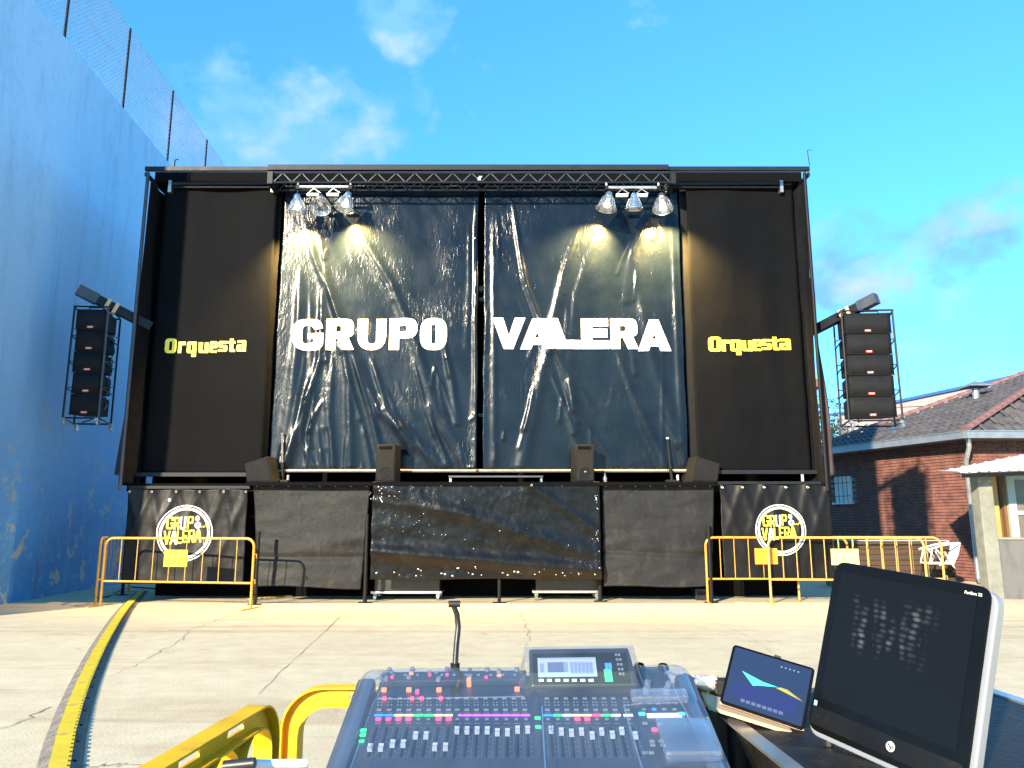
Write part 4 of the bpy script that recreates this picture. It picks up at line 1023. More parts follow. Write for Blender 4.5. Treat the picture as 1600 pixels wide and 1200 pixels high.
# ---- flown speaker arrays
def array_rig(label, spk_label, px0, px1, py0, py1, Yp, yaw, side, group):
    a, b = at(px0, py1, Yp), at(px1, py0, Yp); w_ = b.x-a.x; h_ = b.z-a.z; D = .55
    org = Vector(((a.x+b.x)/2, Yp+D/2, a.z)); mx = Matrix.Translation(org)@Matrix.Rotation(R(yaw), 4, 'Z')
    fr = thing('speaker_trolley', label, 'trolley', org, 'wheeled frames of the hanging speakers')
    X = w_/2+.055; Yq = D/2+.03
    P = lambda x, y, z: mx@Vector((x, y, z))
    sp_ = .10*side
    corners = {'fl': (-X, -Yq), 'fr': (X, -Yq), 'br': (X+(-.16 if side > 0 else .22), Yq+.25), 'bl': (-X+(-.22 if side > 0 else .16), Yq+.25)}
    for k_, (x, y) in corners.items():
        MB().tube([P(x, y, -.06), P(x*.97, y, h_+.05)], .018, 8).build('upright', 'brace_metal' if k_ == 'fr' and side > 0 else 'truss', fr, smooth=True)
    rails = MB()
    for zz in (-.06, h_+.05):
        o_ = MB(); c4 = list(corners.values())
        for i in range(4): o_.tube([P(*c4[i], zz), P(*c4[(i+1) % 4], zz)], .016, 6)
        o_.build('frame_ring', 'truss', fr)
    for k_ in range(1, 4):
        zz = h_*k_/4
        for n1, n2 in (('fl', 'bl'), ('fr', 'br')):
            MB().tube([P(*corners[n1], zz), P(*corners[n2], zz-.0)], .012, 6).build('rung', 'black_metal', fr)
            MB().tube([P(*corners[n1], zz), P(*corners[n2], zz+.16)], .010, 6).build('rung', 'black_metal', fr)
    MB().tube([P(-X*.6, 0, h_+.05), P(-X*.6, 0, h_+.12), P(X*.7, 0, h_+.12), P(X*.7, 0, h_+.05)], .016, 6).build('lift_bar', 'truss', fr)
    for x, y in corners.values():
        cs = MB(); c = P(x*.93, y, -.08)
        cs.box(c-Vector((.03, .03, .03)), c+Vector((.03, .03, .02)))
        co = cs.build('caster', 'grey_metal', fr)
        MB().lathe([(0, -.02), (.045, -.02), (.05, 0), (.045, .02), (0, .02)], 16, Matrix.Translation(c+Vector((.02, 0, -.065)))@Matrix.Rotation(R(90), 4, 'Y')).build('wheel', 'grey_metal', co, smooth=True)
    n_ = 5; ch = h_/n_
    names = ['uppermost', 'second from the top', 'middle', 'second from the bottom', 'lowest']
    for k_ in range(n_):
        z0 = h_-ch*(k_+1)+.008; z1 = h_-ch*k_-.008; tl = (k_-2)*.012
        so = P(0, 0, z0)
        s_ = thing('array_speaker', spk_label % names[k_], 'speaker', so, group)
        yF = -D/2+.02*k_-.03
        wf_, wb = w_/2-.012*(k_ % 2), w_/2*.80
        c = MB(); vs = [(-wf_, yF, z0), (wf_, yF, z0), (wb, D/2, z0+.03), (-wb, D/2, z0+.03), (-wf_, yF, z1), (wf_, yF, z1), (wb, D/2, z1-.03), (-wb, D/2, z1-.03)]
        c.add([mx@Vector(v) for v in vs], [(0, 3, 2, 1), (4, 5, 6, 7), (0, 1, 5, 4), (1, 2, 6, 5), (2, 3, 7, 6), (3, 0, 4, 7)])
        c.build('cabinet', 'cabinet', s_)
        g = MB(); nn = 10
        vs = []
        for j in range(2):
            for i in range(nn+1):
                t_ = i/nn*2-1; vs.append(mx@Vector((t_*(wf_-.012), yF-.008-.012*(1-t_*t_), (z0+.012) if j == 0 else (z1-.012))))
        g.add(vs, [(i, i+1, nn+2+i, nn+1+i) for i in range(nn)]); go = g.build('grille', 'grille', s_, smooth=True)
        sm = go.modifiers.new('thickness', 'SOLIDIFY'); sm.thickness = .005; sm.offset = 1
        e = MB(); e.box((-wf_, yF-.024, z0-.004), (wf_, yF-.002, z0+.010), mx); e.box((-wf_, yF-.02, z1-.010), (wf_, yF-.002, z1+.002), mx); e.build('edge_strip', 'black_metal', s_)
        bd = MB(); bd.box((-.055+.02*side, yF-.034, z0+.020), (.055+.02*side, yF-.021, z0+.060), mx); bo = bd.build('badge', 'red_badge', s_)
        bt = MB()
        for q in (-1, 0, 1): bt.box((q*.03-.010+.02*side, yF-.037, z0+.030), (q*.03+.010+.02*side, yF-.0345, z0+.050), mx)
        bt.build('badge_mark', 'white_print', bo)
    return P(0, 0, h_+.12)
pt = array_rig('steel wheeled frame hanging at the blue wall with five speakers in it', '%s speaker in the array hanging by the blue wall', 104, 164, 484, 648, 13.25, 4, 1, 'array speakers by the blue wall')
MB().tube([pt, at(147, 468, 13.3)], .012, 6).build('sling', 'alu', bpy.data.objects['speaker_trolley'])
pt = array_rig('steel wheeled frame hanging above the tiled roof with five speakers in it', '%s speaker in the array hanging before the tiled roof', 1333, 1390, 490, 652, 13.25, -4, -1, 'array speakers before the tiled roof')
MB().tube([pt, at(1345, 480, 13.3)], .012, 6).build('sling', 'truss', bpy.data.objects['speaker_trolley.001'])

for nm, pts in (('by the blue wall', [(172, 486, 13.75), (178, 540, 13.7), (170, 600, 13.7), (160, 650, 13.6), (128, 660, 13.3)]), ('before the tiled roof', [(1342, 482, 13.4), (1336, 530, 13.7), (1340, 590, 13.7), (1332, 640, 13.65), (1342, 660, 13.5)])):
    P_ = [at(*p) for p in pts]; sm_ = []
    for a_, b_ in zip(P_[:-1], P_[1:]):
        for k in range(6): q_ = a_.lerp(b_, k/6); q_.x += .03*math.sin(k+len(sm_)); sm_.append(q_)
    cb_ = MB(); cb_.tube(sm_+[P_[-1]], .012, 6); tag(cb_.build('speaker_cable', 'black_plastic', org=P_[0], smooth=True), 'black signal cable hanging down behind the speaker array '+nm, 'cable')

# ---- things on the deck
ZD = 2.06
def wedge(label, px, yaw, flip):
    c = at(px, 752, YF+.32); c.z = ZD
    t = thing('stage_monitor', label, 'speaker', c, 'monitor speakers on the stage edge')
    mx = Matrix.Translation(c)@Matrix.Rotation(R(yaw), 4, 'Z')
    # tilted box: profile in x-z, extruded along y
    pr = [(-.24, 0), (.27, 0), (.14, .46), (-.31, .33)]
    if flip: pr = [(-x, z) for x, z in reversed(pr)]
    b = MB().prism(pr, lambda x, z: mx@Vector((x, -.20, z)), lambda x, z: mx@Vector((x, .28, z)))
    o_ = b.build('cabinet', 'cabinet', t)
    bv = o_.modifiers.new('edge', 'BEVEL'); bv.width = .012; bv.segments = 2
    q = [Vector((x*.88+(.0), z*.88+.026)) for x, z in pr]
    MB().prism([(v.x, v.y) for v in q], lambda x, z: mx@Vector((x, -.212, z)), lambda x, z: mx@Vector((x, -.202, z))).build('grille', 'grille', t)
    s0 = MB().box((-.05, .05, .36), (.05, .08, .40), mx); s0.build('handle', 'black_plastic', t)
wedge('black monitor speaker tilted on the deck beside the GRUPO banner foot', 414, -12, False)
wedge('black monitor speaker tilted on the deck beside the VALERA banner foot', 1094, 12, True)
def tower(label, px0, px1, side, wm):
    a, b = at(px0, 752, YF+.1), at(px1, 752, YF+.1); w_ = (b.x-a.x); c = (a+b)/2; c.z = ZD; h_ = at(px0, 695, YF+.1).z-ZD
    t = thing('tower_speaker', label, 'speaker', c, 'upright speakers on the stage edge')
    mx = Matrix.Translation(c)@Matrix.Rotation(R(8*side), 4, 'Z')
    MB().box((-w_/2*.93, -.12, 0), (w_/2*.93, .25, h_), mx, bev=.012).build('cabinet', 'cabinet', t, smooth=True)
    MB().box((-w_/2*.78, -.128, .03), (w_/2*.78, -.118, h_*.80), mx).build('grille', 'grille', t)
    MB().box((-w_/2*.62, -.130, h_*.86), (w_/2*.62, -.118, h_*.94), mx).build('port', 'dark', t)
    MB().lathe([(0, .01), (.03, .012), (.075, .002), (.09, .008), (.095, 0)], 24, mx@Matrix.Translation((.01, -.128, h_*.26))@Matrix.Rotation(R(90), 4, 'X')).build('driver', 'cabinet', t, smooth=True)
    if wm: MB().box((-.015, -.145, h_*.25), (.02, -.137, h_*.28), mx).build('badge', 'alu', t)
tower('upright black box speaker on the deck in front of the GRUPO banner', 588, 621, -1, False)
tower('upright black box speaker on the deck in front of the VALERA banner', 895, 928, 1, True)
def stick(label, pxb, pxt, pyt, tip, m_):
    b = at(pxb, 750, YF+.35); b.z = ZD; tp_ = at(pxt, pyt, YF+.35)
    t = thing('short_stand', label, 'stand', b, 'short stands on the stage edge')
    MB().tube([b+Vector((0, 0, .03)), b.lerp(tp_, .42)], .03, 10).build('sleeve', 'black_metal', t, smooth=True)
    MB().tube([b.lerp(tp_, .42), tp_], .017, 8).build('rod', m_, t, smooth=True)
    MB().tube([tp_, tp_+(tp_-b).normalized()*.03], .024, 8).build('tip', tip, t)
    MB().box(b+Vector((-.12, -.1, 0)), b+Vector((.12, .1, .05)), bev=.012).build('base', 'black_metal', t)
    MB().tube([b+Vector((.10, -.03, .05)), b+Vector((.10, -.03, .14))], .025, 8).build('clamp', 'alu', t)
stick('short thick stand pole beside the tilted speaker at the GRUPO banner', 442, 441, 679, 'pale_bar', 'pale_bar')
stick('short thin stand pole with pale tip at the VALERA banner', 1050, 1043, 686, 'white_paint', 'black_metal')
rs = thing('low_riser', 'low pale edged riser on the deck behind the centre skirt', 'riser', (at(775, 745, 14.1).x, 14.1, ZD))
x0, x1 = at(702, 745, 14.1).x, at(848, 745, 14.1).x
MB().box((x0, 13.95, ZD+.10), (x1, 14.2, ZD+.13)).build('top', 'brace_metal', rs)
for x in (x0+.03, x1-.03): MB().box((x-.02, 14.0, ZD-.02), (x+.02, 14.04, ZD+.10)).build('leg', 'grey_metal', rs)
gl_ = at(945, 745, 14.0); t = thing('plastic_bottle', 'small clear green bottle standing under the VALERA banner foot', 'bottle', (gl_.x, 14.0, ZD-.02))
MB().lathe([(0, 0), (.035, 0), (.035, .12), (.015, .17), (.015, .2), (0, .2)], 14, Matrix.Translation((gl_.x, 14.0, ZD-.02))).build('bottle_body', clear('bottle_plastic', (.75, .9, .7), .1, .1, .2), t, smooth=True)

# ---- dollies under the stage, cases on them
def dolly(label, case_label, px0, px1, py):
    g0, g1 = gp(px0+3, 937), gp(px1-3, 937); Yd = 14.0; x0, x1 = at(px0, 930, Yd).x, at(px1, 930, Yd).x; z = at(px0, py, Yd).z
    t = thing('dolly', label, 'dolly', ((x0+x1)/2, Yd+.3, 0), 'dollies under the stage')
    MB().box((x0, Yd, z-.02), (x1, Yd+.6, z+.025), bev=.008).build('platform', 'alu', t)
    for x in (x0+.07, x1-.07):
        for y in (Yd+.07, Yd+.53):
            c = MB(); c.box((x-.03, y-.03, z-.09), (x+.03, y+.03, z-.021)); co = c.build('caster', 'grey_metal', t)
            r_ = (z-.03)/2.2; r_ = min(.05, r_)
            MB().lathe([(0, -.02), (r_, -.02), (r_, .02), (0, .02)], 14, Matrix.Translation((x, y, r_))@Matrix.Rotation(R(90), 4, 'Y')).build('wheel', 'grey_metal', co)
    k = thing('road_case', case_label, 'case', ((x0+x1)/2, Yd+.3, z+.026), 'cases on the dollies')
    MB().box((x0+.06, Yd+.03, z+.026), (x1-.04, Yd+.57, z+.75), bev=.01).build('shell', 'black_plastic', k)
    MB().box((x0+.3, Yd+.015, z+.30), (x0+.5, Yd+.029, z+.42)).build('handle', 'grey_metal', k)
dolly('flat wheeled dolly under the left half of the centre skirt', 'dark case standing on the dolly under the left half of the centre skirt', 579, 690, 926)
dolly('flat wheeled dolly under the right half of the centre skirt', 'dark case standing on the dolly under the right half of the centre skirt', 832, 939, 925)

# ---- crowd barriers
def barrier(label, A, B, paint, plate, plate_t=.5, plate_w=.42, H_=1.1, group='steel crowd barriers', nbar=9, foot=.3):
    A, B = Vector((A[0], A[1], 0)), Vector((B[0], B[1], 0)); d = (B-A); Ln = d.length; d.normalize(); n = Vector((d.y, -d.x, 0))
    t = thing('crowd_barrier', label, 'barrier', A.lerp(B, .5), group)
    P = lambda s, z, o_=0: A+d*s+n*o_+Vector((0, 0, z))
    rc = .14; pts = [P(0, .01), P(0, H_-rc)]
    for k in range(1, 7):
        an = R(90)*k/6; pts.append(P(rc-rc*math.cos(an), H_-rc+rc*math.sin(an)))
    for k in range(0, 7):
        an = R(90)*k/6; pts.append(P(Ln-rc+rc*math.sin(an), H_-rc+rc*math.cos(an)))
    pts += [P(Ln, .01)]
    MB().tube(pts, .021, 10).build('frame', paint, t, smooth=True)
    MB().tube([P(.0, .40), P(Ln, .40)], .017, 8).build('bottom_rail', paint, t, smooth=True)
    for k in range(nbar):
        s_ = Ln*(k+1)/(nbar+1)
        MB().tube([P(s_, .40), P(s_, H_-.004)], .0085, 6).build('bar', paint, t, smooth=True)
    if plate:
        s0 = Ln*plate_t-plate_w/2
        mb_ = MB(); mb_.bar(P(s0, .78, .014), P(s0+plate_w, .78, .014), .006, .27); mb_.build('plate', plate, t)
    for s_ in (0, Ln):
        MB().bar(P(s_, .008, -foot), P(s_, .008, foot), .04, .012).build('foot', paint, t)
    for z in (.45, .85): MB().tube([P(Ln+.02, z), P(Ln+.05, z), P(Ln+.05, z-.06)], .008, 6).build('hook', paint, t)
    return t
barrier('yellow steel barrier with bright yellow plate in front of the left logo banner', (-6.80, 13.13), (-4.16, 12.66), 'barrier_paint', 'yellow_plate', .49, .42, nbar=8)
barrier('yellow steel barrier running back along the stage beside the blue wall', (-6.95, 13.25), (-7.62, 15.75), 'barrier_paint', 'yellow_plate', .55, .4, nbar=9)
barrier('yellow steel barrier with orange plate, nearest the right mesh skirt', (3.36, 13.62), (5.86, 13.72), 'barrier_paint', 'orange_plate', .42, .40, nbar=9)
barrier('pale yellow steel barrier with cream plate, overlapping the orange plated one', (4.40, 13.48), (6.98, 13.30), 'pale_barrier_paint', 'cream_plate', .49, .46, nbar=10)
barrier('pale yellow steel barrier without plate at the end of the row by the white chair', (5.05, 13.95), (7.45, 13.62), 'pale_barrier_paint', None, nbar=9)

# ---- cable ramps
path_px = [(222, 925), (196, 952), (165, 1000), (135, 1060), (112, 1120), (96, 1180), (86, 1240), (80, 1330)]
PP = [gp(*p) for p in path_px]
def along(Ps, s):
    for a, b in zip(Ps[:-1], Ps[1:]):
        l = (b-a).length
        if s <= l: return a+(b-a)*(s/l)
        s -= l
    return Ps[-1]
fine = []
for i in range(len(PP)-1):                               # smooth the run
    p0, p1, p2, p3 = PP[max(i-1, 0)], PP[i], PP[i+1], PP[min(i+2, len(PP)-1)]
    for k in range(10):
        t = k/10; fine.append(.5*((2*p1)+(-p0+p2)*t+(2*p0-5*p1+4*p2-p3)*t*t+(-p0+3*p1-3*p2+p3)*t**3))
fine.append(PP[-1])
SEG, RW, RH = .88, .235, .036
def ramp_proto():
    t = thing('cable_ramp', 'x', 'cable ramp', (0, 0, 0), 'cable ramps in the long run')
    prof = [(-RW/2, .001), (RW/2, .001), (RW/2-.005, .008), (.052, RH-.006), (-.052, RH-.006), (-RW/2+.005, .008)]
    MB().prism(prof, lambda x, z: Vector((x, 0, z)), lambda x, z: Vector((x, SEG-.012, z))).build('ramp_body', 'rubber', t)
    n = 9; poly = [(-.050, .003)]
    poly += [(.040, .003)]
    for k in range(n):
        y0 = .003+(SEG-.01)*k/n; y1 = .003+(SEG-.01)*(k+.5)/n; y2 = .003+(SEG-.01)*(k+1)/n
        poly += [(.040, y0), (.055, y0+.004), (.055, y1), (.040, y1+.004), (.040, y2)]
    poly += [(-.050, SEG-.007)]
    out = []
    for p in poly:
        if not out or (Vector(p)-Vector(out[-1])).length > 1e-4: out.append(p)
    MB().prism(out, lambda x, y: Vector((x, y, RH-.0055)), lambda x, y: Vector((x, y, RH+.004))).build('lid', 'ramp_yellow', t)
    sl = lambda x: RH-.006-(abs(x)-.052)/(RW/2-.057)*(RH-.014)
    for k, y in enumerate((.22, .66)):
        h = MB(); 
        for x0, x1, y0, y1 in ((.064, .084, y-.02, y+.02),):
            h.add([(x0, y0, sl(x0)+.002), (x1, y0, sl(x1)+.002), (x1, y1, sl(x1)+.002), (x0, y1, sl(x0)+.002)], [(0, 1, 2, 3)])
        h.build('grip_hole', 'dark', t)
    rb = MB()
    for k in range(34):
        y = .012+k*(SEG-.03)/33
        for sgn in (1, -1):
            if sgn < 0 and k % 6 not in (0, 1): continue
            if sgn > 0 and (abs(y-.22) < .035 or abs(y-.66) < .035): continue
            x0, x1 = .060, .092
            q = [(sgn*x0, y, sl(x0)), (sgn*x1, y, sl(x1)), (sgn*x1, y+.008, sl(x1)), (sgn*x0, y+.008, sl(x0))]
            rb.add([Vector(v)+Vector((0, 0, -.001)) for v in q]+[Vector(v)+Vector((0, 0, .002)) for v in q], [(4, 5, 6, 7), (0, 1, 5, 4), (1, 2, 6, 5), (2, 3, 7, 6), (3, 0, 4, 7)] if sgn > 0 else [(7, 6, 5, 4), (4, 5, 1, 0), (5, 6, 2, 1), (6, 7, 3, 2), (7, 4, 0, 3)])
    rb.build('tread_rib', 'rubber', t)['kind'] = 'stuff'
    return t
total = sum((b-a).length for a, b in zip(fine[:-1], fine[1:])); nseg = int(total/SEG)
proto = ramp_proto(); order = ['first', 'second', 'third', 'fourth', 'fifth', 'sixth', 'seventh', 'eighth', 'ninth', 'tenth', 'eleventh', 'twelfth', 'thirteenth', 'fourteenth', 'fifteenth', 'sixteenth']
s_at = 0.
for k in range(nseg):
    a = along(fine, s_at); b = along(fine, s_at+SEG); s_at += SEG
    # walk so the joint ends meet
    ang = math.atan2(-(a-b).x, (a-b).y)
    mx = Matrix.Translation((b.x, b.y, 0))@Matrix.Rotation(ang, 4, 'Z')
    lab = 'yellow lidded black cable ramp, %s piece from the stage in the long run' % order[k]
    if k == 0: proto.matrix_world = mx; proto['label'] = lab
    else: copy_thing(proto, mx, lab)
g = gp(395, 938); copy_thing(proto, Matrix.Translation((g.x-.05, g.y-.1, 0))@Matrix.Rotation(R(-38), 4, 'Z'), 'single yellow lidded cable ramp lying alone under the left mesh skirt', 'x')
bpy.data.objects[[o.name for o in bpy.data.objects if o.get('group') == 'x'][0]].pop('group', None)
cb = MB(); cb.tube([gp(150, 935, .012), gp(170, 932, .012), gp(188, 922, .012), gp(205, 917, .012), gp(330, 925, .012)], .012, 6)
tag(cb.build('floor_cable', 'black_plastic', org=gp(150, 935)), 'thin black cable lying on the ground at the foot of the left barriers', 'cable')
sbx = thing('black_box', 'small black box on the ground at the foot of the right mesh skirt', 'box', gp(1098, 938))
g = gp(1096, 938); MB().box((g.x-.1, g.y, .002), (g.x+.12, g.y+.25, .20), bev=.01).build('shell', 'black_plastic', sbx); MB().box((g.x-.05, g.y-.012, .08), (g.x+.07, g.y-.001, .14)).build('latch', 'truss', sbx)

# ---- counter of planks, white chair, kiosk
ct = thing('plank_counter', 'dark plank counter with pale top standing against the brick wall', 'counter', (7.9, 16.6, 0))
ZC = .985
TL = [at(1302, 838, 16.3), at(1392, 833.5, 16.3)]
cx0, cx1, cy0, cy1 = 6.85, 9.12, 16.2, 17.4
MB().box((cx0+.04, cy0+.04, .0), (cx1-.04, cy1-.04, ZC-.08)).build('body', 'wood_brown', ct)
for k in range(8):
    z = .06+k*.108
    MB().box((cx0+.01, cy0+.002+rng.uniform(0, .008), z), (cx1-.01, cy0+.038, z+.088)).build('plank', 'wood', ct)
    MB().box((cx1-.038, cy0+.04, z), (cx1-.002-rng.uniform(0, .008), cy1-.05, z+.088)).build('plank', 'wood', ct)
MB().box((cx0-.05, cy0-.06, ZC-.07), (cx1+.06, cy1+.02, ZC-.004)).build('top_board', 'wood', ct)
MB().box((cx0+.1, cy0+.06, ZC-.003), (cx1-.05, cy1-.02, ZC+.008)).build('top_sheet', 'tabletop', ct)
ch = thing('armchair', 'white plastic armchair with dark legs against the brick wall', 'chair', (8.60, 15.55, 0))
cm = Matrix.Translation((8.60, 15.55, 0))@Matrix.Rotation(R(78), 4, 'Z')   # local +y is the back... chair faces -x
def chs(px, py, dy=0.): return at(px, py, 15.5+dy)
w_ = .17
for sgn in (-1, 1):
    y = sgn*w_
    Q = lambda px, py: chs(px, py, 0)+Vector((0, y+.15, 0))
    MB().tube([Q(1449, 859), Q(1472, 852), Q(1497, 848)], .018, 8).build('armrest', 'white_plastic', ch, smooth=True)
    MB().tube([Q(1456, 857), Q(1452, 880)], .014, 8).build('arm_support', 'white_plastic', ch)
    MB().tube([Q(1460, 856), Q(1473, 870), Q(1468, 884)], .014, 8).build('arm_support', 'white_plastic', ch)
    MB().tube([Q(1475, 862), Q(1491, 888)], .015, 8).build('back_strut', 'white_plastic', ch)
    MB().tube([Q(1455, 882), Q(1451, 925)], .014, 8).build('leg', 'black_metal', ch)
    lg0 = Q(1489, 884); lg1 = Q(1499, 925); MB().tube([lg0, Vector((lg1.x, lg1.y, .0))], .014, 8).build('leg', 'black_metal', ch)
    l2 = [o for o in ch.children if o.name.startswith('leg')]
sa, sb_ = chs(1450, 880), chs(1492, 882)
MB().box((sa.x, 15.5-.02, sa.z-.02), (sb_.x, 15.5+.32, sa.z+.015), bev=.012).build('seat', 'white_plastic', ch, smooth=True)
bk = MB(); vs = []
for i in range(9):
    t = i/8; y = 15.48+.34*t; bow = .05*math.sin(math.pi*t)
    a, b = chs(1489, 884), chs(1500, 848); vs += [(a.x+bow, y, a.z), ((a.x+b.x)/2+.03+bow, y, (a.z+b.z)/2), (b.x+bow, y, b.z)]
bk.add(vs, [(3*i+j, 3*i+3+j, 3*i+4+j, 3*i+1+j) for i in range(8) for j in range(2)])
bo = bk.build('backrest', 'white_plastic', ch, smooth=True); sm = bo.modifiers.new('thickness', 'SOLIDIFY'); sm.thickness = .012

ks = thing('kiosk', 'small kiosk with white corrugated awning and grey cement counter', 'kiosk', (8.75, 14.4, 0))
KX = 8.62; KY = 14.3
MB().box((KX, KY, 0), (KX+.26, KY+.26, 2.26), bev=.012).build('corner_post', 'concrete', ks)
ang_k = R(-22)
kb = Matrix.Translation((KX+.27, KY+.06, 0))@Matrix.Rotation(ang_k, 4, 'Z')
MB().box((0, 0, 0), (3.0, .10, 1.05), kb).build('counter_panel', 'cement_panel', ks)
MB().box((-.01, -.03, 1.051), (3.0, .25, 1.09), kb).build('counter_top', 'concrete', ks)
MB().tube([kb@Vector((.42, -.03, .2)), kb@Vector((.42, -.05, .45)), kb@Vector((.50, -.05, .55)), kb@Vector((.58, -.05, .45)), kb@Vector((.58, -.03, .1))], .012, 6).build('hose_loop', 'truss', ks)
ki = Matrix.Translation((KX+.27, KY+.9, 0))
def kbox(px0, px1, zz0, zz1, Y, dy, m_, nm): MB().box((at(px0, 800, Y).x, Y, zz0), (at(px1, 800, Y).x, Y+dy, zz1)).build(nm, m_, ks)
kbox(1541, 1552, .5, 2.3, 15.2, .2, 'brick', 'pier')
for k in range(24):
    z = .55+k*.074; MB().box((at(1541, 800, 15.19).x+.012, 15.186, z), (at(1552, 800, 15.19).x-.008, 15.199, z+.06)).build('pier_brick', 'brick', ks)
kbox(1553, 1562, .5, 2.26, 15.1, .12, 'wood_yellow', 'door_jamb')
kbox(1563, 1570, .5, 2.26, 15.25, .05, 'wood_brown', 'door_leaf'); kbox(1570, 1577, .5, 2.26, 15.12, .10, 'wood_brown', 'door_jamb')
kbox(1578, 1590, .5, 2.26, 15.05, .08, 'aqua', 'window_frame'); kbox(1590, 1680, 1.50, 1.58, 15.05, .08, 'aqua', 'window_frame'); kbox(1590, 1680, 2.18, 2.26, 15.05, .08, 'aqua', 'window_frame')
kbox(1590, 1680, .5, 1.498, 15.09, .02, 'pane', 'pane'); kbox(1590, 1680, 1.582, 2.178, 15.09, .02, 'pane', 'pane')
kbox(1545, 1700, 2.265, 2.36, 15.0, .16, 'wood_brown', 'lintel')
FL, FR = at(1497, 738, 13.9), at(1700, 730, 13.9); BLc, BRc = at(1466, 737, 15.9), at(1700, 690, 15.9)
aw = MB(); nu, nv = 90, 4; vs = []
for j in range(nv+1):
    for i in range(nu+1):
        u, v = i/nu, j/nv
        p = FL.lerp(FR, u).lerp(BLc.lerp(BRc, u), v); ph = (u*13) % 1
        p.z += .022*(1 if ph < .18 else (1-(ph-.18)/.06 if ph < .24 else 0)); vs.append(p)
aw.add(vs, [(j*(nu+1)+i, j*(nu+1)+i+1, (j+1)*(nu+1)+i+1, (j+1)*(nu+1)+i) for j in range(nv) for i in range(nu)])
ao = aw.build('awning', 'corrugated', ks); sm = ao.modifiers.new('thickness', 'SOLIDIFY'); sm.thickness = .012
MB().bar(FL+Vector((.1, .05, -.06)), FR+Vector((0, .05, -.06)), .05, .07).build('awning_beam', 'black_metal', ks)
MB().bar(FL+Vector((.35, .5, -.03)), FR+Vector((0, .5, .06)), .05, .07).build('awning_beam', 'white_paint', ks)

# ================================================================ FOREGROUND: mixing position
# console frame from the photograph: centre, right and up-slope axes
MC = Vector((.036, 2.143, .859)); AX = Vector((1, -.010, .015)).normalized(); AU = Vector((.003, .488, .177)); AU = (AU-AX*AU.dot(AX)).normalized(); AN = AX.cross(AU)
MM = Matrix((AX, AU, AN)).transposed().to_4x4(); MM.translation = MC
Cm = lambda x, y, z: MM@Vector((x, y, z))
def loc(px, py, z=0.):                                   # photo point on the console surface -> local (x, y)
    r = ray(px, py); o_ = Vector((0, 0, CAM_H)); P0 = MC+AN*z; t = (P0-o_).dot(AN)/r.dot(AN); q = o_+r*t-MC
    return q.dot(AX), q.dot(AU)
def lbox(mb_, x0, x1, y0, y1, z0, z1, bev=0): return mb_.box((min(x0, x1), min(y0, y1), z0), (max(x0, x1), max(y0, y1), z1), MM, bev)
desk = thing('mixing_console', 'digital mixing console full of faders and lit buttons', 'mixing console', (MC.x, MC.y, .72))
ZP = -.045
mbx = MB(); mbx.prism([(-.435, -.255), (.435, -.255), (.425, .255), (-.425, .255)], lambda x, y: Cm(x, y, ZP-.06), lambda x, y: Cm(x, y, ZP)); mbx.build('chassis', 'console', desk)
Lp = lambda px, py: loc(px, py, ZP)
def keyrow(name, m_, pts, w, h, z=.006, base=ZP):
    for px, py in pts:
        x, y = Lp(px, py); k_ = MB(); lbox(k_, x-w/2, x+w/2, y-h/2, y+h/2, base+.001, base+z, min(w, h)*.2); k_.build(name, m_, desk)
for sg in (-1, 1):                                       # broad rounded side cheeks
    ck = MB(); lbox(ck, sg*.437, sg*.492, -.258, .235, ZP-.055, ZP+.016, .014); ck.build('side_cheek', 'cheek', desk, smooth=True)
# upper preamp section
x0, y0 = Lp(588, 1075); x1, y1 = Lp(822, 1043)
q = MB(); lbox(q, -.415, x1, y0, .25, ZP+.001, ZP+.022, .004); q.build('preamp_panel', 'console_top', desk)
q = MB(); lbox(q, Lp(990, 1070)[0], .415, Lp(1000, 1052)[1], .25, ZP+.001, ZP+.022, .004); q.build('rear_panel', 'console_top', desk)
for px, py in ((609, 1058), (645, 1057), (699, 1057), (762, 1058), (808, 1058), (604, 1072), (640, 1070), (686, 1073), (735, 1069), (780, 1060)):
    x, y = Lp(px, py); kn = MB(); kn.lathe([(.0, .029), (.007, .029), (.009, .020)], 14, MM@Matrix.Translation((x, y, ZP))); kn.build('knob', 'key_grey', desk, smooth=True)
keyrow('key', 'led_orange', [(600, 1081), (639, 1081), (686, 1081), (808, 1080)], .014, .010, .012)
keyrow('key', 'led_orange', [(643, 1064), (733, 1073), (780, 1059), (780, 1067)], .012, .009, .027)
keyrow('key', 'led_red', [(652, 1084)], .010, .010, .012)
keyrow('key', 'led_red', [(672, 1066), (613, 1070), (699, 1066), (760, 1070)], .008, .008, .027)
keyrow('key', 'led_red', [(601, 1094), (644, 1094), (659, 1094), (689, 1094)], .010, .008, .010)
keyrow('key', 'key_grey', [(600, 1062), (613, 1062), (671, 1061), (682, 1062), (735, 1057)], .012, .006, .027)
for px in range(596, 822, 19):                            # lower row of small preamp keys and printed marks
    keyrow('key', 'key_grey', [(px, 1066)], .009, .005, .026)
    for dx_ in (0, 6): x_, y_ = Lp(px+dx_, 1054); tk = MB(); lbox(tk, x_-.004, x_+.004, y_-.0010, y_+.0010, ZP+.0221, ZP+.0226); tk.build('printed_mark', 'fader_cap', desk)
for px in (1000, 1014, 1028, 1042, 1056): keyrow('key', 'key_grey', [(px, 1092), (px+1, 1101)], .011, .006, .006)
for px in (1004, 1020, 1036, 1052): keyrow('key', 'led_blue' if px in (1020,) else 'key_grey', [(px+2, 1110)], .012, .006, .006)
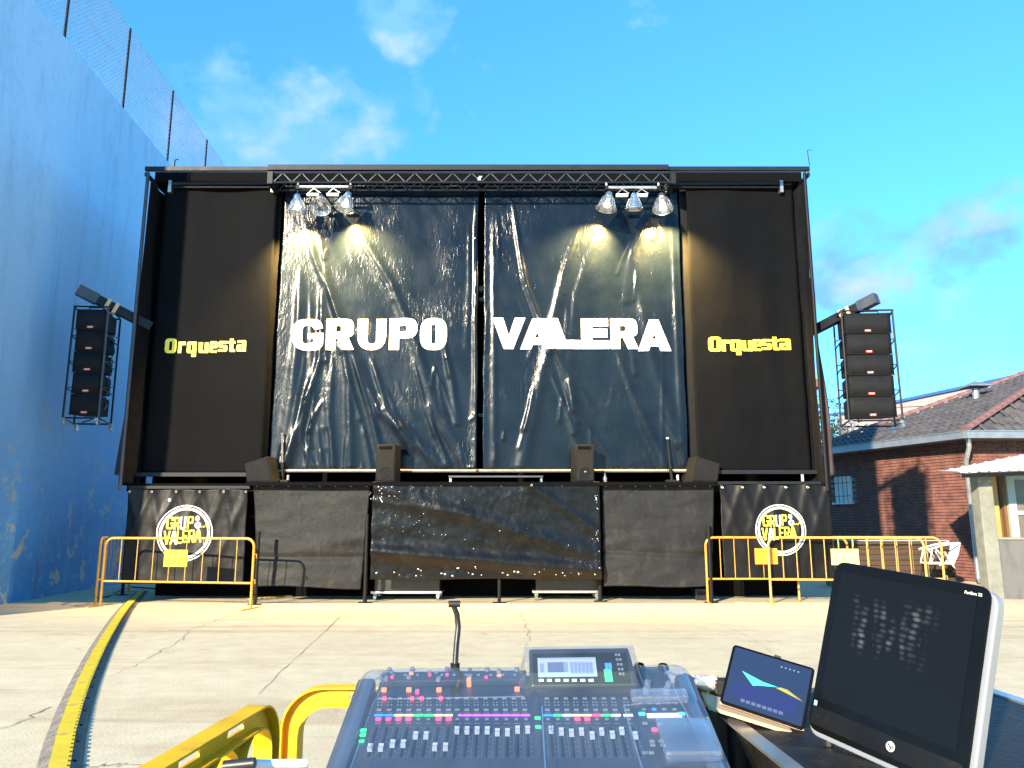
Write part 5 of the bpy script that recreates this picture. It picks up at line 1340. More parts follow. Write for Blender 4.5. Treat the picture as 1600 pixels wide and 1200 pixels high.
# channel strips (16), and the eight group strips right of the divider
def strips(xa_t, xa_b, dx_t, dx_b, n, yk, ys, ym, yf0, yf1):
    for k in range(n):
        xt = lambda py: (xa_t+(dx_t*k))+(xa_b+dx_b*k-xa_t-dx_t*k)*(py-1093)/(1160-1093)
        yield k, xt
lit_m = {0: 'led_red', 1: 'led_red', 2: 'led_red', 3: 'led_red', 6: 'led_red', 7: 'led_red'}
strip_c = ['led_blue', 'led_blue', 'led_amber', 'led_amber', 'led_green', 'led_green', 'led_amber', 'led_amber']+['led_purple']*8
cap_y = [1172, 1172, 1166, 1166, 1153, 1153, 1171, 1171, 1145, 1145, 1145, 1145, 1148, 1148, 1144, 1144]
gv = MB()
def channel(xk, xf, k, col, lit, cy, pink=False):
    keyrow('key', 'key_grey' if not pink else 'led_amber', [(xk(1093), 1093)], .013, .008)
    keyrow('key', 'key_grey', [(xk(1111), 1111)], .014, .008)
    x, y = Lp(xk(1118.5), 1118.5); s_ = MB(); lbox(s_, x-.0125, x+.0125, y-.0035, y+.0035, ZP+.001, ZP+.003); s_.build('strip_display', col, desk)
    keyrow('key', lit or 'key_grey', [(xk(1125.5), 1125.5)], .015 if lit else .010, .011 if lit else .006)
    for q_, py_ in enumerate((1098.5, 1103)):
        keyrow('key', 'key_grey', [(xk(py_)-2.6, py_), (xk(py_)+2.6, py_)], .005, .004, .004)
    for py_ in (1114.3, 1130.5):
        x_, y_ = Lp(xk(py_), py_); lbox(gv, x_-.008, x_+.008, y_-.0009, y_+.0009, ZP+.0004, ZP+.0009)
    xa, ya = Lp(xf(1137), 1137); xb, yb = Lp(xf(1183), 1183)
    gvx = MB(); lbox(gvx, (xa+xb)/2-.003, (xa+xb)/2+.003, yb, ya, ZP+.0005, ZP+.0012); gvx.build('fader_slot', 'dark', desk)
    lbox(gv, (xa+xb)/2-.0112, (xa+xb)/2-.0104, yb-.004, ya+.004, ZP+.0004, ZP+.0009)
    for t_ in range(7):
        yy = yb+(ya-yb)*t_/6
        lbox(gv, (xa+xb)/2+.006, (xa+xb)/2+.011, yy-.0004, yy+.0004, ZP+.0004, ZP+.0009)
    x, y = (xa+xb)/2, Lp(xf(cy), cy)[1]
    fc = MB(); fc.prism([(-.010, 0), (.010, 0), (.008, .012), (.002, .009), (-.002, .009), (-.008, .012)], lambda a, b: Cm(x-.0062, y+a, ZP+.002+b), lambda a, b: Cm(x+.0062, y+a, ZP+.002+b)); fc.build('fader_cap', 'fader_cap', desk)
for k in range(16):
    bx = 592+(k*15.6 if k < 8 else 8*15.6-2+(k-8)*15.2)
    xk = (lambda b_: lambda py: 700+(b_-700)*(1+.0011*(py-1118)))(bx)
    xf = (lambda b_: lambda py: 702+(b_-8-702)*(1.0+.0014*(py-1118)))(bx+5)
    channel(xk, xf, k, strip_c[k], lit_m.get(k), cap_y[k], k in (1, 4, 5, 7) and False)
g_c = ['led_blue', 'led_green', 'led_white', 'led_amber', 'led_amber', 'led_red', 'led_green', 'led_white', 'led_white']
g_y = [1144, 1147, 1149, 1147, 1153, 1147, 1152, 1146, 1153]
for k in range(9):
    bx = 856+15.2*k+(4 if k == 8 else 0)
    xk = (lambda b_: lambda py: 800+(b_-800)*(1+.0010*(py-1118)))(bx)
    xf = (lambda b_: lambda py: 800+(b_+3-800)*(1.0+.0013*(py-1118)))(bx)
    channel(xk, xf, k, g_c[k], 'led_red' if k in (3, 4) else None, g_y[k])
o = gv.build('fader_scale', 'key_grey', desk); o['kind'] = 'stuff'
for px0, px1 in ((705, 714), (833, 846)):                # dividers between the banks
    a = Lp(px0, 1090); b = Lp(px1, 1188); q = MB(); lbox(q, (a[0]+b[0])/2-.007, (a[0]+b[0])/2+.007, Lp(700, 1188)[1], Lp(700, 1085)[1], ZP+.0005, ZP+.004); q.build('divider', 'console_top', desk)
keyrow('key', 'led_green', [(568, 1143), (567, 1150), (840, 1124), (841, 1138)], .016, .013); keyrow('key', 'led_green', [(565, 1160)], .014, .008)
keyrow('key', 'led_cyan', [(1003, 1117), (1065, 1117)], .018, .012); x0, y0 = Lp(1012, 1122); x1, y1 = Lp(1064, 1117)
q = MB(); lbox(q, x0, x1, y0-.001, y1+.003, ZP+.001, ZP+.004); q.build('main_display', 'led_white', desk)
keyrow('key', 'led_red', [(1023, 1142)], .016, .014); keyrow('key', 'key_grey', [(1008, 1132), (1030, 1133), (1019, 1160), (1033, 1160), (1020, 1166), (1036, 1166), (1018, 1178), (1045, 1178), (1008, 1178)], .014, .010)
for px, py in ((1010, 1083), (1042, 1083), (1012, 1073), (1045, 1075)):
    x, y = Lp(px, py); kn = MB(); kn.lathe([(0, .018), (.009, .018), (.011, 0)], 14, MM@Matrix.Translation((x, y, ZP))); kn.build('knob', 'key_grey', desk, smooth=True)
for px, py in ((999, 1053), (1036, 1054)):
    x, y = Lp(px, py); kn = MB(); kn.lathe([(0, .03), (.014, .03), (.018, .02)], 16, MM@Matrix.Translation((x, y, ZP))); kn.build('jack_socket', 'dark', desk, smooth=True)
# screen housing, raised at the back
SM = MM@Matrix.Translation((0, 0, ZP))
sx0, sy0 = loc(830, 1074, -.01); sx1, sy1 = loc(985, 1020, .0)
hx0, hx1, hy0, hy1 = sx0, sx1+.0, sy0, .262
hs_ = MB(); hs_.prism([(hx0, hy0, ), (hx1, hy0), (hx1-.012, hy1), (hx0-.004, hy1)], lambda x, y: Cm(x, y, ZP+.001), lambda x, y: Cm(x, y, -.004+.042*(y-hy0)/(hy1-hy0)))
ho = hs_.build('screen_housing', 'black_plastic', desk); bv = ho.modifiers.new('edge', 'BEVEL'); bv.width = .006; bv.segments = 3
def hbox(px0, px1, py0, py1, m_, nm, par, up=.002, th=.001):
    """flat piece on the housing face"""
    zf = lambda y: -.004+.042*(y-hy0)/(hy1-hy0)+.0005
    za = zb_ = 0.
    for _ in range(12): a = loc(px0, py1, za); b = loc(px1, py0, zb_); za, zb_ = zf(a[1]), zf(b[1])
    vs = [(a[0], a[1]), (b[0], a[1]), (b[0], b[1]), (a[0], b[1])]
    return MB().prism(vs, lambda x, y: Cm(x, y, zf(y)+up-th), lambda x, y: Cm(x, y, zf(y)+up)).build(nm, m_, par)
hbox(834, 978, 1020, 1070, 'black_gloss', 'screen_bezel', ho, .0015)
M['lcd'] = emit('lcd', (.52, .68, .95), .95); M['lcd_dark'] = emit('lcd_dark', (.16, .24, .52), .7); M['lcd_mid'] = emit('lcd_mid', (.33, .45, .75), .8)
so = hbox(841, 930, 1028, 1059, 'lcd', 'screen', ho, .0025)
hbox(843, 929, 1029.0, 1031.2, 'lcd_mid', 'screen_band', so, .0031, .0005); hbox(856, 880, 1036, 1052, 'lcd_dark', 'screen_graph', so, .0031, .0005); hbox(881, 887, 1036, 1052, 'lcd_mid', 'screen_graph', so, .0031, .0005); hbox(844, 850, 1038, 1052, 'lcd_mid', 'screen_graph', so, .0031, .0005)
for k in range(6): hbox(892+k*6, 895.5+k*6, 1036, 1054, 'lcd_mid', 'screen_graph', so, .0031, .0005)
for k in range(7): hbox(842+k*13, 849+k*13, 1063, 1066, 'led_white', 'soft_key', ho, .004, .002)
for k in range(2): 
    hbox(946+k*5.5, 949.5+k*5.5, 1047, 1066, 'led_green', 'level_meter', ho, .0025); hbox(946+k*5.5, 949.5+k*5.5, 1037, 1046, 'led_blue', 'level_meter', ho, .0025)
for k in range(5):
    for j in range(2): hbox(961+k*1.6+j*5, 964+k*1.6+j*5, 1023+k*7.5, 1026+k*7.5, 'key_grey', 'key', ho, .004, .002)
# talkback / clear tray lids on the right of the console
ux0, uy0 = Lp(985, 1101); ux1, uy1 = Lp(1070, 1085)
# clear dust cover: shell over the whole console
cov = thing('dust_cover', 'clear smoky plastic cover lying over the mixing console', 'cover', (MC.x, MC.y, .80))
nx_, ny_ = 60, 30
def cov_z(x, y):
    ex = min(1, (.502-abs(x))/.06); ey = min(1, (.262-abs(y))/.03); ex = max(0, ex); ey = max(0, ey)
    z = -.10*(1-math.sqrt(max(0, 1-(1-ex)**2))) - .07*(1-math.sqrt(max(0, 1-(1-ey)**2)))
    if hx0-.02 < x < hx1+.012 and y > hy0-.012: z += .034+.034*max(0, min(1, (y-hy0)/(hy1-hy0)))
    return z+.002*mnoise.noise((x*9, y*9, 1))
vs = []
for j in range(ny_+1):
    for i in range(nx_+1):
        x = -.502+1.004*i/nx_; y = -.262+.524*j/ny_
        xx = x*(1-.0*abs(y)); vs.append(Cm(xx, y, cov_z(x, y)-.004))
MB().add(vs, [(j*(nx_+1)+i, j*(nx_+1)+i+1, (j+1)*(nx_+1)+i+1, (j+1)*(nx_+1)+i) for j in range(ny_) for i in range(nx_)]).build('shell', 'cover', cov, smooth=True)
lip = MB(); lp_ = [Cm(-.455, -.255, -.055), Cm(-.462, 0, -.055), Cm(-.450, .25, -.05), Cm(-.42, .262, -.045), Cm(0, .264, -.045), Cm(.43, .262, -.045), Cm(.455, .25, -.05), Cm(.464, 0, -.055), Cm(.458, -.255, -.055)]
lip.tube(lp_, .0045, 6); lip.build('lip', 'cover_edge', cov, smooth=True)
ridge = MB()
for pts in ([(-.418, -.235), (-.412, .06), (-.405, .075), (-.40, .235)], [(-.405, .075), (hx0-.02, .078)], [(-.418, -.235), (.26, -.24)], [(Lp(845, 1090)[0], .03), (Lp(850, 1188)[0], -.235)], [(.27, -.23), (.262, .03), (.415, .06)], [(.405, .23), (.415, .06), (.425, -.05)]):
    ridge.tube([Cm(x, y, cov_z(x, y)-.003) for x, y in pts], .0022, 6)
ridge.build('moulded_ridge', 'cover_edge', cov, smooth=True)
def tray(px0, px1, py0, py1, h, nm):
    a = loc(px0, py1, -.01); b = loc(px1, py0, -.01); t_ = MB(); lbox(t_, a[0], b[0], a[1], b[1], -.012, h, .010); return t_.build(nm, 'cover_edge', cov, smooth=True)
tray(987, 1072, 1085, 1101, .014, 'moulded_dome'); tray(1040, 1108, 1133, 1192, .020, 'moulded_dome')

# road case under the console, gooseneck
kc = thing('road_case', 'black road case with aluminium edges carrying the mixing console', 'case', (MC.x, 2.2, 0))
z1_ = .70
MB().box((-.475, 1.80, .0), (.56, 2.45, z1_), bev=.006).build('shell', 'case_top', kc)
kq = MB().prism([(-.45, 1.93, ), (.50, 1.93), (.50, 2.37), (-.45, 2.37)], lambda x, y: Vector((x, y, z1_+.001)), lambda x, y: Vector((x, y, .705+(y-1.93)*.36)))
kq.build('wedge_support', 'black_plastic', kc)
for a_, b_ in (((-.475, 2.45, z1_), (.56, 2.45, z1_)), ((.56, 1.80, z1_), (-.475, 1.80, z1_))):
    MB().bar(Vector(a_)+Vector((0, 0, .004)), Vector(b_)+Vector((0, 0, .004)), .03, .012).build('edge_strip', 'alu', kc)
# slanting open lid side seen left of the console
MB().add([at(497, 1215, 1.9), at(522, 1165, 2.05), at(548, 1118, 2.3), at(548, 1215, 2.3), at(520, 1260, 1.9)], [(0, 1, 2, 3, 4)]) 
gn = thing('gooseneck_lamp', 'black gooseneck lamp with small head rising behind the mixing console', 'lamp', at(712, 1036, 2.42))
gpts = [at(711, 1042, 2.40), at(713, 1010, 2.42), at(716, 980, 2.44), at(714, 960, 2.44), at(709, 947, 2.43)]
MB().tube(gpts, .0085, 10).build('neck', 'black_plastic', gn, smooth=True)
hd = at(710, 944, 2.43); MB().tube([hd+Vector((-.018, 0, 0)), hd+Vector((.018, 0, .001))], .010, 12).build('head', 'black_plastic', gn, smooth=True)
MB().tube([gpts[0]-Vector((0, 0, .03)), gpts[0]+Vector((0, 0, .01))], .014, 10).build('base', 'black_metal', gn)

# ---- side road case, tablet, computer, adapter
ZS = .775
Ls = [gp(1108, 1098, ZS), gp(1246, 1208, ZS)]           # left edge of the case top as photographed
dL = (Ls[1]-Ls[0]); dL.normalize(); dR = Vector((-dL.y, dL.x, 0))
if dR.x < 0: dR = -dR
sc_ = thing('side_case', 'worn black road case with aluminium edge carrying the computer and tablet', 'case', (Ls[0].x, Ls[0].y, 0))
LnL = 1.05; WdR = 1.02
Q = [Ls[0]-dL*.16, Ls[0]+dL*(LnL-.16), Ls[0]+dL*(LnL-.16)+dR*WdR, Ls[0]-dL*.16+dR*WdR]
b_ = MB().prism([(p.x, p.y) for p in Q], lambda x, y: Vector((x, y, 0)), lambda x, y: Vector((x, y, ZS))); o = b_.build('shell', 'case_top', sc_)
if o.data.polygons[0].normal.z > 0:
    o.data.flip_normals()
for i in range(4):
    a_, c_ = Q[i], Q[(i+1) % 4]; a2 = Vector((a_.x, a_.y, ZS+.003)); c2 = Vector((c_.x, c_.y, ZS+.003))
    MB().bar(a2, c2, .045, .008).build('edge_strip', 'alu', sc_)
for p in Q: MB().box((p.x-.03, p.y-.03, ZS-.03), (p.x+.03, p.y+.03, ZS+.009), bev=.01).build('corner_ball', 'grey_metal', sc_)
# computer
c3 = [Vector(v) for v in ((1.051, 2.558, 1.221), (1.266, 2.065, 1.173), (1.132, 2.057, .658), (.917, 2.55, .707))]
cx_ = (c3[1]-c3[0]+c3[2]-c3[3]).normalized(); cu_ = (c3[0]-c3[3]+c3[1]-c3[2]); cu_ = (cu_-cx_*cu_.dot(cx_)).normalized(); cn_ = cx_.cross(cu_); ctr = Vector((0, 0, CAM_H))+(sum(c3, Vector())/4-Vector((0, 0, CAM_H)))*.86
PM = Matrix((cx_, cu_, cn_)).transposed().to_4x4(); PM.translation = ctr; PM = PM@Matrix.Scale(.86, 4)   # local z = screen normal
pw_, ph_ = .54, .53
pc = thing('desktop_computer', 'black all in one computer with silver rim standing on the side case', 'computer', (ctr.x, ctr.y, ZS))
def rrect(w, h, r, cx=0, cy=0): return [(p.x, p.y) for p in fillet([(cx-w/2, cy-h/2, r), (cx+w/2, cy-h/2, r), (cx+w/2, cy+h/2, r), (cx-w/2, cy+h/2, r)])]
def slab(poly, z0, z1, m_, nm, par, bev=0):
    o_ = MB().prism(poly, lambda x, y: PM@Vector((x, y, z0)), lambda x, y: PM@Vector((x, y, z1))).build(nm, m_, par)
    if bev: b2_ = o_.modifiers.new('edge', 'BEVEL'); b2_.width = bev; b2_.segments = 2; b2_.limit_method = 'ANGLE'
    return o_
slab(rrect(pw_, ph_, .045), -.036, -.006, 'silver', 'rim', pc, .004)
slab(rrect(pw_-.016, ph_-.006, .04, -.007, .012), -.0055, .0, 'black_gloss', 'front_glass', pc, .002)
slab(rrect(pw_-.05, ph_-.05, .03), -.075, -.0365, 'black_plastic', 'rear_shell', pc, .01)
def screen_mat():  # soft glowing dots imitate blurred reflections in the glass
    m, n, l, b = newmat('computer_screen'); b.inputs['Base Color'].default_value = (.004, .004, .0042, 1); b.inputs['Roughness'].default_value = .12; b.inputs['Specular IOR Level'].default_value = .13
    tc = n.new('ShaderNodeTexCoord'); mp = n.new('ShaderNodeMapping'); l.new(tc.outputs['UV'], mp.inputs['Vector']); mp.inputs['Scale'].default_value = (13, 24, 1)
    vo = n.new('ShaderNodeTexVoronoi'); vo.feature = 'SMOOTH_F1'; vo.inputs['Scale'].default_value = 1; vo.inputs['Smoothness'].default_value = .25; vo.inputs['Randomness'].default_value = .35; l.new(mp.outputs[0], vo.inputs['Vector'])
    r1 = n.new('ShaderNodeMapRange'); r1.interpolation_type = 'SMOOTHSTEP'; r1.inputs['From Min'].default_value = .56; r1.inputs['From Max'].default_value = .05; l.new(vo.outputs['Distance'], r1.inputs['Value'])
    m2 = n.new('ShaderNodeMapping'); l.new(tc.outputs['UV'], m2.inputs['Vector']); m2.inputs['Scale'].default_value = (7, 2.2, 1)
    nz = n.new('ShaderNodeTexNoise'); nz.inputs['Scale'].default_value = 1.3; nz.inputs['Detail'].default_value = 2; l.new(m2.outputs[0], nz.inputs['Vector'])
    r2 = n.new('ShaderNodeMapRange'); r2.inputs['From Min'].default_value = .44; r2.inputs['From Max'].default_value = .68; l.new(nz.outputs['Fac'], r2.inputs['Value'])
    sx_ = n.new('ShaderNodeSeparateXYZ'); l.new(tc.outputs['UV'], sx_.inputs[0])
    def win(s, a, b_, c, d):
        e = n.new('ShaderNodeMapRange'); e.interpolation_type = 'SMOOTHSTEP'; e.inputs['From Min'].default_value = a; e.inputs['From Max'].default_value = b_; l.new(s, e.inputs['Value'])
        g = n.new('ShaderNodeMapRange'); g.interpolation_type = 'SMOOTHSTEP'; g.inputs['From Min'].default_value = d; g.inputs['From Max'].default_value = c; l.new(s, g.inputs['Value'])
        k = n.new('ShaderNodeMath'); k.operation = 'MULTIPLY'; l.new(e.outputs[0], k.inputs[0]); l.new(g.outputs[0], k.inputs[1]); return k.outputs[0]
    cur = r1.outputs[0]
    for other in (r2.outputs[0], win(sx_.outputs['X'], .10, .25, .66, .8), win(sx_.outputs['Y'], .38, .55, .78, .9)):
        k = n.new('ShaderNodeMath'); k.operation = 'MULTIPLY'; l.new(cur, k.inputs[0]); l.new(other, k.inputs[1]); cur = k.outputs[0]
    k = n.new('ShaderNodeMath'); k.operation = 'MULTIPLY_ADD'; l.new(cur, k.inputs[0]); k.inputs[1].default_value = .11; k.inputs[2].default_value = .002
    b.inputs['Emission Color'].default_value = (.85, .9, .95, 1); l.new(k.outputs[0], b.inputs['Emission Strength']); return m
sw, sh_ = .455, .395; scx, scy = -.010, .045
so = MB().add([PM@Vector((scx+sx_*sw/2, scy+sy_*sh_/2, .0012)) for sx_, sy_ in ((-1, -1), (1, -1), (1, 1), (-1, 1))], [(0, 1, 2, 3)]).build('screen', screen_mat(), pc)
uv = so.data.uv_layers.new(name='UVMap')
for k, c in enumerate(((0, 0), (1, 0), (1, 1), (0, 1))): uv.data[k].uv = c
M['chin'] = mat('chin', (.008, .008, .008), .3, var=.3, dirt=(.03, .028, .026), dirt_amt=.4, dirt_scale=8, spec=.15)
slab(rrect(.50, .055, .005, -.010, -.205), .0004, .0016, 'chin', 'chin', pc)
lo_ = MB().lathe([(0, .0015), (.013, .0015), (.014, 0)], 24, PM@Matrix.Translation((.03, -.205, .002))).build('maker_mark', 'white_print', pc)
def text_on(txt, size, x, y, z, m_, par, nm, shear=0):
    cu = bpy.data.curves.new('writing', 'FONT'); cu.body = txt; cu.size = size; cu.align_x = 'CENTER'; cu.align_y = 'CENTER'; cu.shear = shear; cu.offset = size*.02
    ob = bpy.data.objects.new('writing', cu); COL.objects.link(ob); bpy.context.view_layer.update(); me = ob.to_mesh(); vs = [Vector((v.co.x+x, v.co.y+y, z)) for v in me.vertices]; fs = [tuple(p.vertices) for p in me.polygons]
    ob.to_mesh_clear(); bpy.data.objects.remove(ob); bpy.data.curves.remove(cu)
    return MB().add([PM@v for v in vs], fs).build(nm, m_, par)
text_on('hp', .020, .03, -.204, .0042, 'black_gloss', lo_, 'writing', .25)
text_on('Pavilion 22', .0115, .205, .250, .0012, 'white_print', pc, 'writing')
slab(rrect(.012, .045, .002, -.252, -.185), .0006, .0014, mat('blue_sticker', (.25, .55, .62), .4), 'sticker', pc)
sl_ = MB(); 
for k in range(3): sl_.lathe([(0, .0006), (.004+.001*k, .0006)], 10, PM@Matrix.Translation((-.1+.08*k, .247, .001)))
# stand at the back
MB().bar(PM@Vector((-.05, -.05, -.08)), Vector((ctr.x+.12, ctr.y+.10, ZS+.01)), .12, .02).build('stand', 'silver', pc)
for s_ in (-.2, .2): 
    q = PM@Vector((s_, -ph_/2+.005, -.02)); MB().tube([q, Vector((q.x, q.y, ZS+.002))], .014, 8).build('foot', 'black_plastic', pc)
# tablet leaning on its tan folio
tb_base = at(1190, 1120, 2.33); TN = Vector((-.25, -.86, .45)).normalized()
def tpix(px, py):
    r = ray(px, py); o_ = Vector((0, 0, CAM_H)); return o_+r*((tb_base-o_).dot(TN)/r.dot(TN))
tc_ = [tpix(1163, 1013), tpix(1124, 1097), tpix(1256, 1141)]
tu = (tc_[0]-tc_[1]); tv = (tc_[2]-tc_[1]); th, tw_ = tu.length, tv.length; tv.normalize(); tu = (tu-tv*tu.dot(tv)).normalized(); tn = tv.cross(tu)
PM2 = Matrix((tv, tu, tn)).transposed().to_4x4(); PM2.translation = tc_[1]
PM_keep = PM; PM = PM2
tab = thing('tablet', 'tablet showing a blue equaliser curve leaning beside the computer', 'tablet', tc_[1])
slab(rrect(tw_, th, .012, tw_/2, th/2), -.012, 0, 'black_gloss', 'body', tab, .002)
M['tab_screen'] = emit('tab_screen', (.006, .055, .18), .75, (.01, .01, .012)); M['tab_low'] = emit('tab_low', (.012, .05, .28), .7, (.01, .01, .012))
ts = slab(rrect(tw_-.016, th-.014, .004, tw_/2, th/2), .0005, .0012, 'tab_screen', 'screen', tab)
slab([(.02, .03), (tw_-.03, .03), (tw_-.03, th*.42), (.03, th*.42)], .0014, .0018, 'tab_low', 'screen_panel', ts)
X_, Y_ = tw_, th
slab([(.18*X_, .60*Y_), (.34*X_, .42*Y_), (.40*X_, .45*Y_), (.62*X_, .52*Y_), (.44*X_, .53*Y_)], .002, .0024, 'led_cyan', 'curve_area', ts)
slab([(.60*X_, .50*Y_), (.72*X_, .47*Y_), (.93*X_, .42*Y_), (.74*X_, .525*Y_), (.66*X_, .53*Y_)], .002, .0024, emit('curve_yellow', (.75, .7, .12), .8), 'curve_area', ts)
for k in range(8): slab(rrect(.05*X_, .05*Y_, .001, (.26+.065*k)*X_, .14*Y_), .002, .0024, 'lcd_dark', 'screen_key', ts)
for k in range(5): slab(rrect(.018*X_, .025*Y_, .001, (.62+.05*k)*X_, .86*Y_), .002, .0024, 'lcd_mid', 'screen_key', ts)
slab(rrect(.22*X_, .02*Y_, .001, .25*X_, .93*Y_), .002, .0024, 'tab_low', 'screen_key', ts)
slab(rrect(.02, .006, .002, tw_*.55, th+.003), -.010, -.002, 'black_plastic', 'side_button', tab)
PM = PM_keep
fo = thing('tablet_folio', 'tan leather folio lying folded under the tablet', 'tablet case', tc_[1])
fa = tc_[1]+Vector((-.015, -.012, -.012)); fb = tc_[2]+Vector((-.0, -.012, -.012)); 
fq = [fa+Vector((-.02, .0, .004)), fb, fb+Vector((.03, .16, .0)), fa+Vector((.0, .17, .01))]
MB().add(fq+[v-Vector((0, 0, .010)) for v in fq], [(0, 1, 2, 3), (7, 6, 5, 4), (0, 4, 5, 1), (1, 5, 6, 2), (2, 6, 7, 3), (3, 7, 4, 0)]).build('lower_flap', 'tan', fo)
bq = [tc_[1]-tn*.014, tc_[2]-tn*.014, tc_[2]-tn*.014+tu*th*.98, tc_[1]-tn*.014+tu*th*.98]
MB().add(bq+[v-tn*.006 for v in bq], [(0, 1, 2, 3), (7, 6, 5, 4), (0, 4, 5, 1), (1, 5, 6, 2), (2, 6, 7, 3), (3, 7, 4, 0)]).build('back_flap', 'tan', fo)
# support under folio: stack to the case lid
zlow = min(v.z for v in fq)-.011
# power adapter and taped plug
ad = thing('power_adapter', 'black power adapter plugged into a white taped socket behind the tablet', 'adapter', at(1120, 1075, 2.56))
a0 = at(1112, 1070, 2.56); MB().box(a0+Vector((.0, -.03, -.03)), a0+Vector((.12, .03, .018)), bev=.008).build('body', 'black_plastic', ad)
MB().tube([at(1080, 1062, 2.50), at(1092, 1066, 2.52), at(1103, 1069, 2.54), at(1113, 1068, 2.56)], .014, 10, r2=.026).build('taped_plug', 'tape', ad, smooth=True)
cbw = MB(); cbw.tube([at(1070, 1054, 2.46), at(1080, 1060, 2.49), at(1094, 1064, 2.51)], .006, 6); tag(cbw.build('mains_cable', 'black_plastic', org=at(1070, 1054, 2.42)), 'short dark cable running from the console to the white taped plug', 'cable')
tray_ = thing('cable_tray', 'dark plastic tray between the console and the side case', 'tray', at(1110, 1090, 2.4))
p_ = at(1095, 1085, 2.50); MB().box((p_.x-.0, 2.46, .4), (p_.x+.30, 2.68, p_.z-.035)).build('tray_body', 'black_plastic', tray_)
MB().bar(Vector((p_.x-.0, 2.46, p_.z-.033)), Vector((p_.x+.30, 2.46, p_.z-.033)), .012, .01).build('rim', 'truss', tray_)

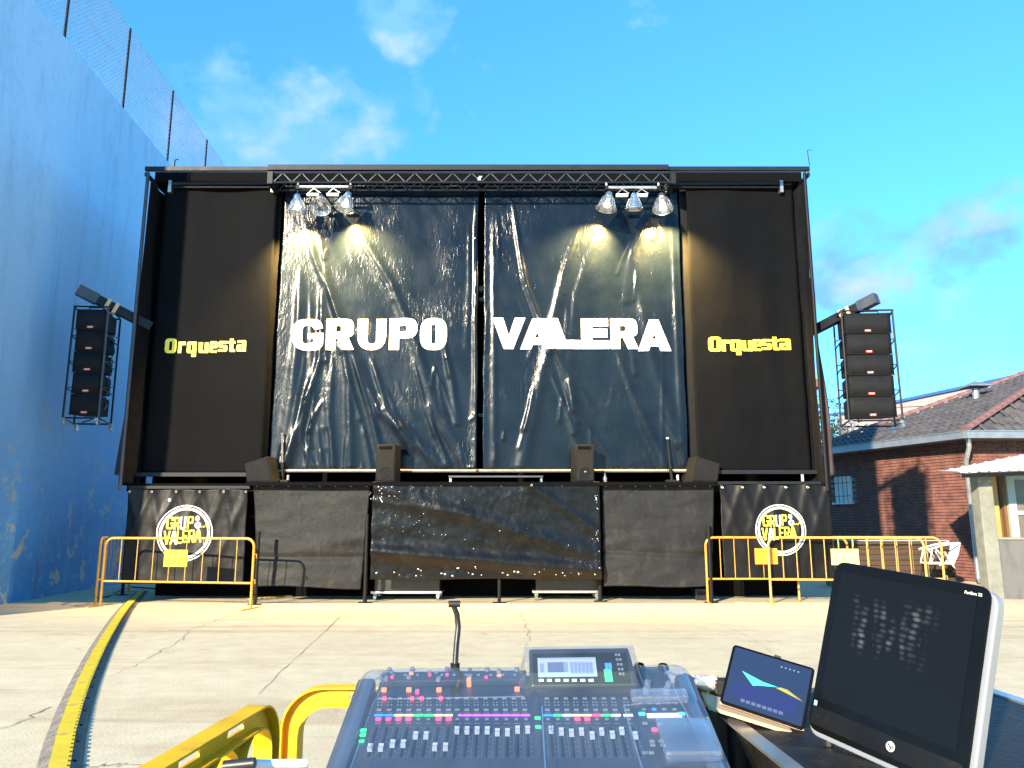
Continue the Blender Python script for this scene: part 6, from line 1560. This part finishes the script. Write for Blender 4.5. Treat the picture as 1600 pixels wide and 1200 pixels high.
# ---- yellow plastic barriers beside the desk
def plastic_barrier(label, C0, d, Ln, H_=1.0, flip=1):
    """rounded frame of I-section plastic with slotted web and inner uprights; C0 = top corner on the ground plane"""
    d = Vector(d).normalized(); n = Vector((d.y, -d.x, 0)); C0 = Vector((C0[0], C0[1], 0))
    t = thing('plastic_barrier', label, 'barrier', C0+d*Ln/2, 'yellow plastic barriers round the desk')
    P = lambda s, z, o_: C0+d*s+n*o_+Vector((0, 0, z))
    def loop(off, r):
        pts = []
        s0, s1, z0, z1 = off, Ln-off, .06+off, H_-off
        for cx, cz, a0 in ((s0+r, z0+r, 180), (s1-r, z0+r, 270), (s1-r, z1-r, 0), (s0+r, z1-r, 90)):
            for k in range(9):
                an = R(a0+90*k/8); pts.append((cx+r*math.cos(an), cz+r*math.sin(an)))
        return pts
    Bt, Fl, th_ = .062, .030, .006
    def flange(off, r, sgn):
        a, b = loop(off, r), loop(off+th_*sgn, max(.01, r-th_*sgn)); n_ = len(a); m_ = MB(); vs = []
        for (pa, pb) in zip(a, b):
            vs += [P(*pa, -Fl), P(*pa, Fl), P(*pb, Fl), P(*pb, -Fl)]
        fs = []
        for i in range(n_):
            j = (i+1) % n_
            for k in range(4): fs.append((4*i+k, 4*i+(k+1) % 4, 4*j+(k+1) % 4, 4*j+k))
        m_.add(vs, fs); return m_
    fo_ = flange(0, .13, 1); fi_ = flange(Bt, .085, -1); fo_.add(fi_.v, fi_.f)
    fo_.build('frame', 'yellow_plastic', t, smooth=True)
    # web with slots along the top bar
    a, b = loop(.003, .128), loop(Bt-.003, .088); web = MB(); n_ = len(a)
    skip = set()
    for i in range(n_):
        j = (i+1) % n_
        if abs(a[i][1]-a[j][1]) < 1e-5 and a[i][1] > H_/2:      # straight top run: split to leave slots
            L_ = abs(a[j][0]-a[i][0]); ns = max(1, int(L_/.23)); 
            for k in range(ns):
                for f0, f1, lo_, hi_ in ((0, .30, 0, 1), (.70, 1, 0, 1), (.30, .70, 0, .34), (.30, .70, .66, 1)):
                    u0, u1 = (k+f0)/ns, (k+f1)/ns
                    q = []
                    for u_, w_ in ((u0, lo_), (u1, lo_), (u1, hi_), (u0, hi_)):
                        pa = Vector(a[i]).lerp(Vector(a[j]), u_); pb = Vector(b[i]).lerp(Vector(b[j]), u_); q.append(pa.lerp(pb, w_))
                    web.add([P(v.x, v.y, -.004) for v in q]+[P(v.x, v.y, .004) for v in q], [(3, 2, 1, 0), (4, 5, 6, 7), (0, 1, 5, 4), (1, 2, 6, 5), (2, 3, 7, 6), (3, 0, 4, 7)])
        else:
            q = [a[i], a[j], b[j], b[i]]; web.add([P(*v, -.004) for v in q]+[P(*v, .004) for v in q], [(3, 2, 1, 0), (4, 5, 6, 7)])
    web.build('web', 'yellow_plastic', t)
    ni = int((Ln-.2)/.22)
    for k in range(1, ni+1):
        s_ = Bt+(Ln-2*Bt)*k/(ni+1); u = MB()
        zt2, zb2 = H_-Bt-.001, .06+Bt+.001
        prof = []
        for sg in (-1, 1):
            col = []
            for z, w_ in ((zb2, .035), (zb2+.03, .02), (zt2-.09, .016), (zt2-.05, .022), (zt2-.02, .04), (zt2, .07)): col.append((s_+sg*w_, z))
            prof.append(col)
        for i in range(5):
            q = [prof[0][i], prof[1][i], prof[1][i+1], prof[0][i+1]]
            u.add([P(*v, -.005) for v in q]+[P(*v, .005) for v in q], [(3, 2, 1, 0), (4, 5, 6, 7)])
            for c_ in prof:
                q2 = [c_[i], c_[i+1]]; u.add([P(*q2[0], -Fl), P(*q2[1], -Fl), P(*q2[1], Fl), P(*q2[0], Fl), P(q2[0][0]+.003, q2[0][1], -Fl), P(q2[1][0]+.003, q2[1][1], -Fl), P(q2[1][0]+.003, q2[1][1], Fl), P(q2[0][0]+.003, q2[0][1], Fl)], [(0, 1, 2, 3), (7, 6, 5, 4), (0, 4, 5, 1), (3, 2, 6, 7)])
        u.build('upright', 'yellow_plastic', t)
    for s_ in (.12, Ln-.12): MB().box((-.07, -.22, .0), (.07, .22, .058), Matrix.Translation(P(s_, 0, 0))@Matrix.Rotation(math.atan2(d.y, d.x), 4, 'Z'), bev=.012).build('foot', 'yellow_plastic', t)
    return t, P
zb = at(460, 1072, 2.66).z; a = gp(426, 1088, zb); b = gp(215, 1212, zb)
plastic_barrier('yellow plastic barrier running towards the viewer left of the desk', (a.x, a.y), (b-a), 1.6, zb)
t2, P2 = plastic_barrier('yellow plastic barrier running behind the desk and hooked to the other', (gp(446, 1071, zb).x, 2.66), (1, .02, 0), 1.5, zb)
h1 = P2(-.001, zb-.14, 0); hk = MB(); hk.box(h1+Vector((-.055, -.02, -.035)), h1+Vector((.0, .02, .03)), bev=.008); hk.build('hook', 'yellow_plastic', t2)
MB().lathe([(0, .003), (.009, .003), (.009, 0)], 12, Matrix.Translation(h1+Vector((-.03, -.0215, .0)))@Matrix.Rotation(R(90), 4, 'X')).build('bolt', 'wood_brown', t2)
# folded stand with bright tube at the lower edge
stn = thing('folded_stand', 'silver tube stand with black end cap leaning at the left of the road case', 'stand', (at(410, 1190, 1.62).x, 1.62, 0))
p0, p1 = at(366, 1194, 1.60), at(478, 1193, 1.68)
MB().tube([p0, p1], .009, 12).build('cross_tube', 'white_paint', stn, smooth=True)
MB().tube([p0+Vector((-.02, 0, -.004)), p0+Vector((.04, 0, .002))], .011, 12).build('end_cap', 'black_plastic', stn, smooth=True)
for q in (p1-Vector((.01, 0, 0)), p0+Vector((.09, 0, -.01))): MB().tube([q, Vector((q.x-.05, q.y-.05, .004))], .014, 10).build('leg', 'alu', stn, smooth=True)

for o in bpy.data.objects:                               # tidy helper data
    if '_org' in o: del o['_org']
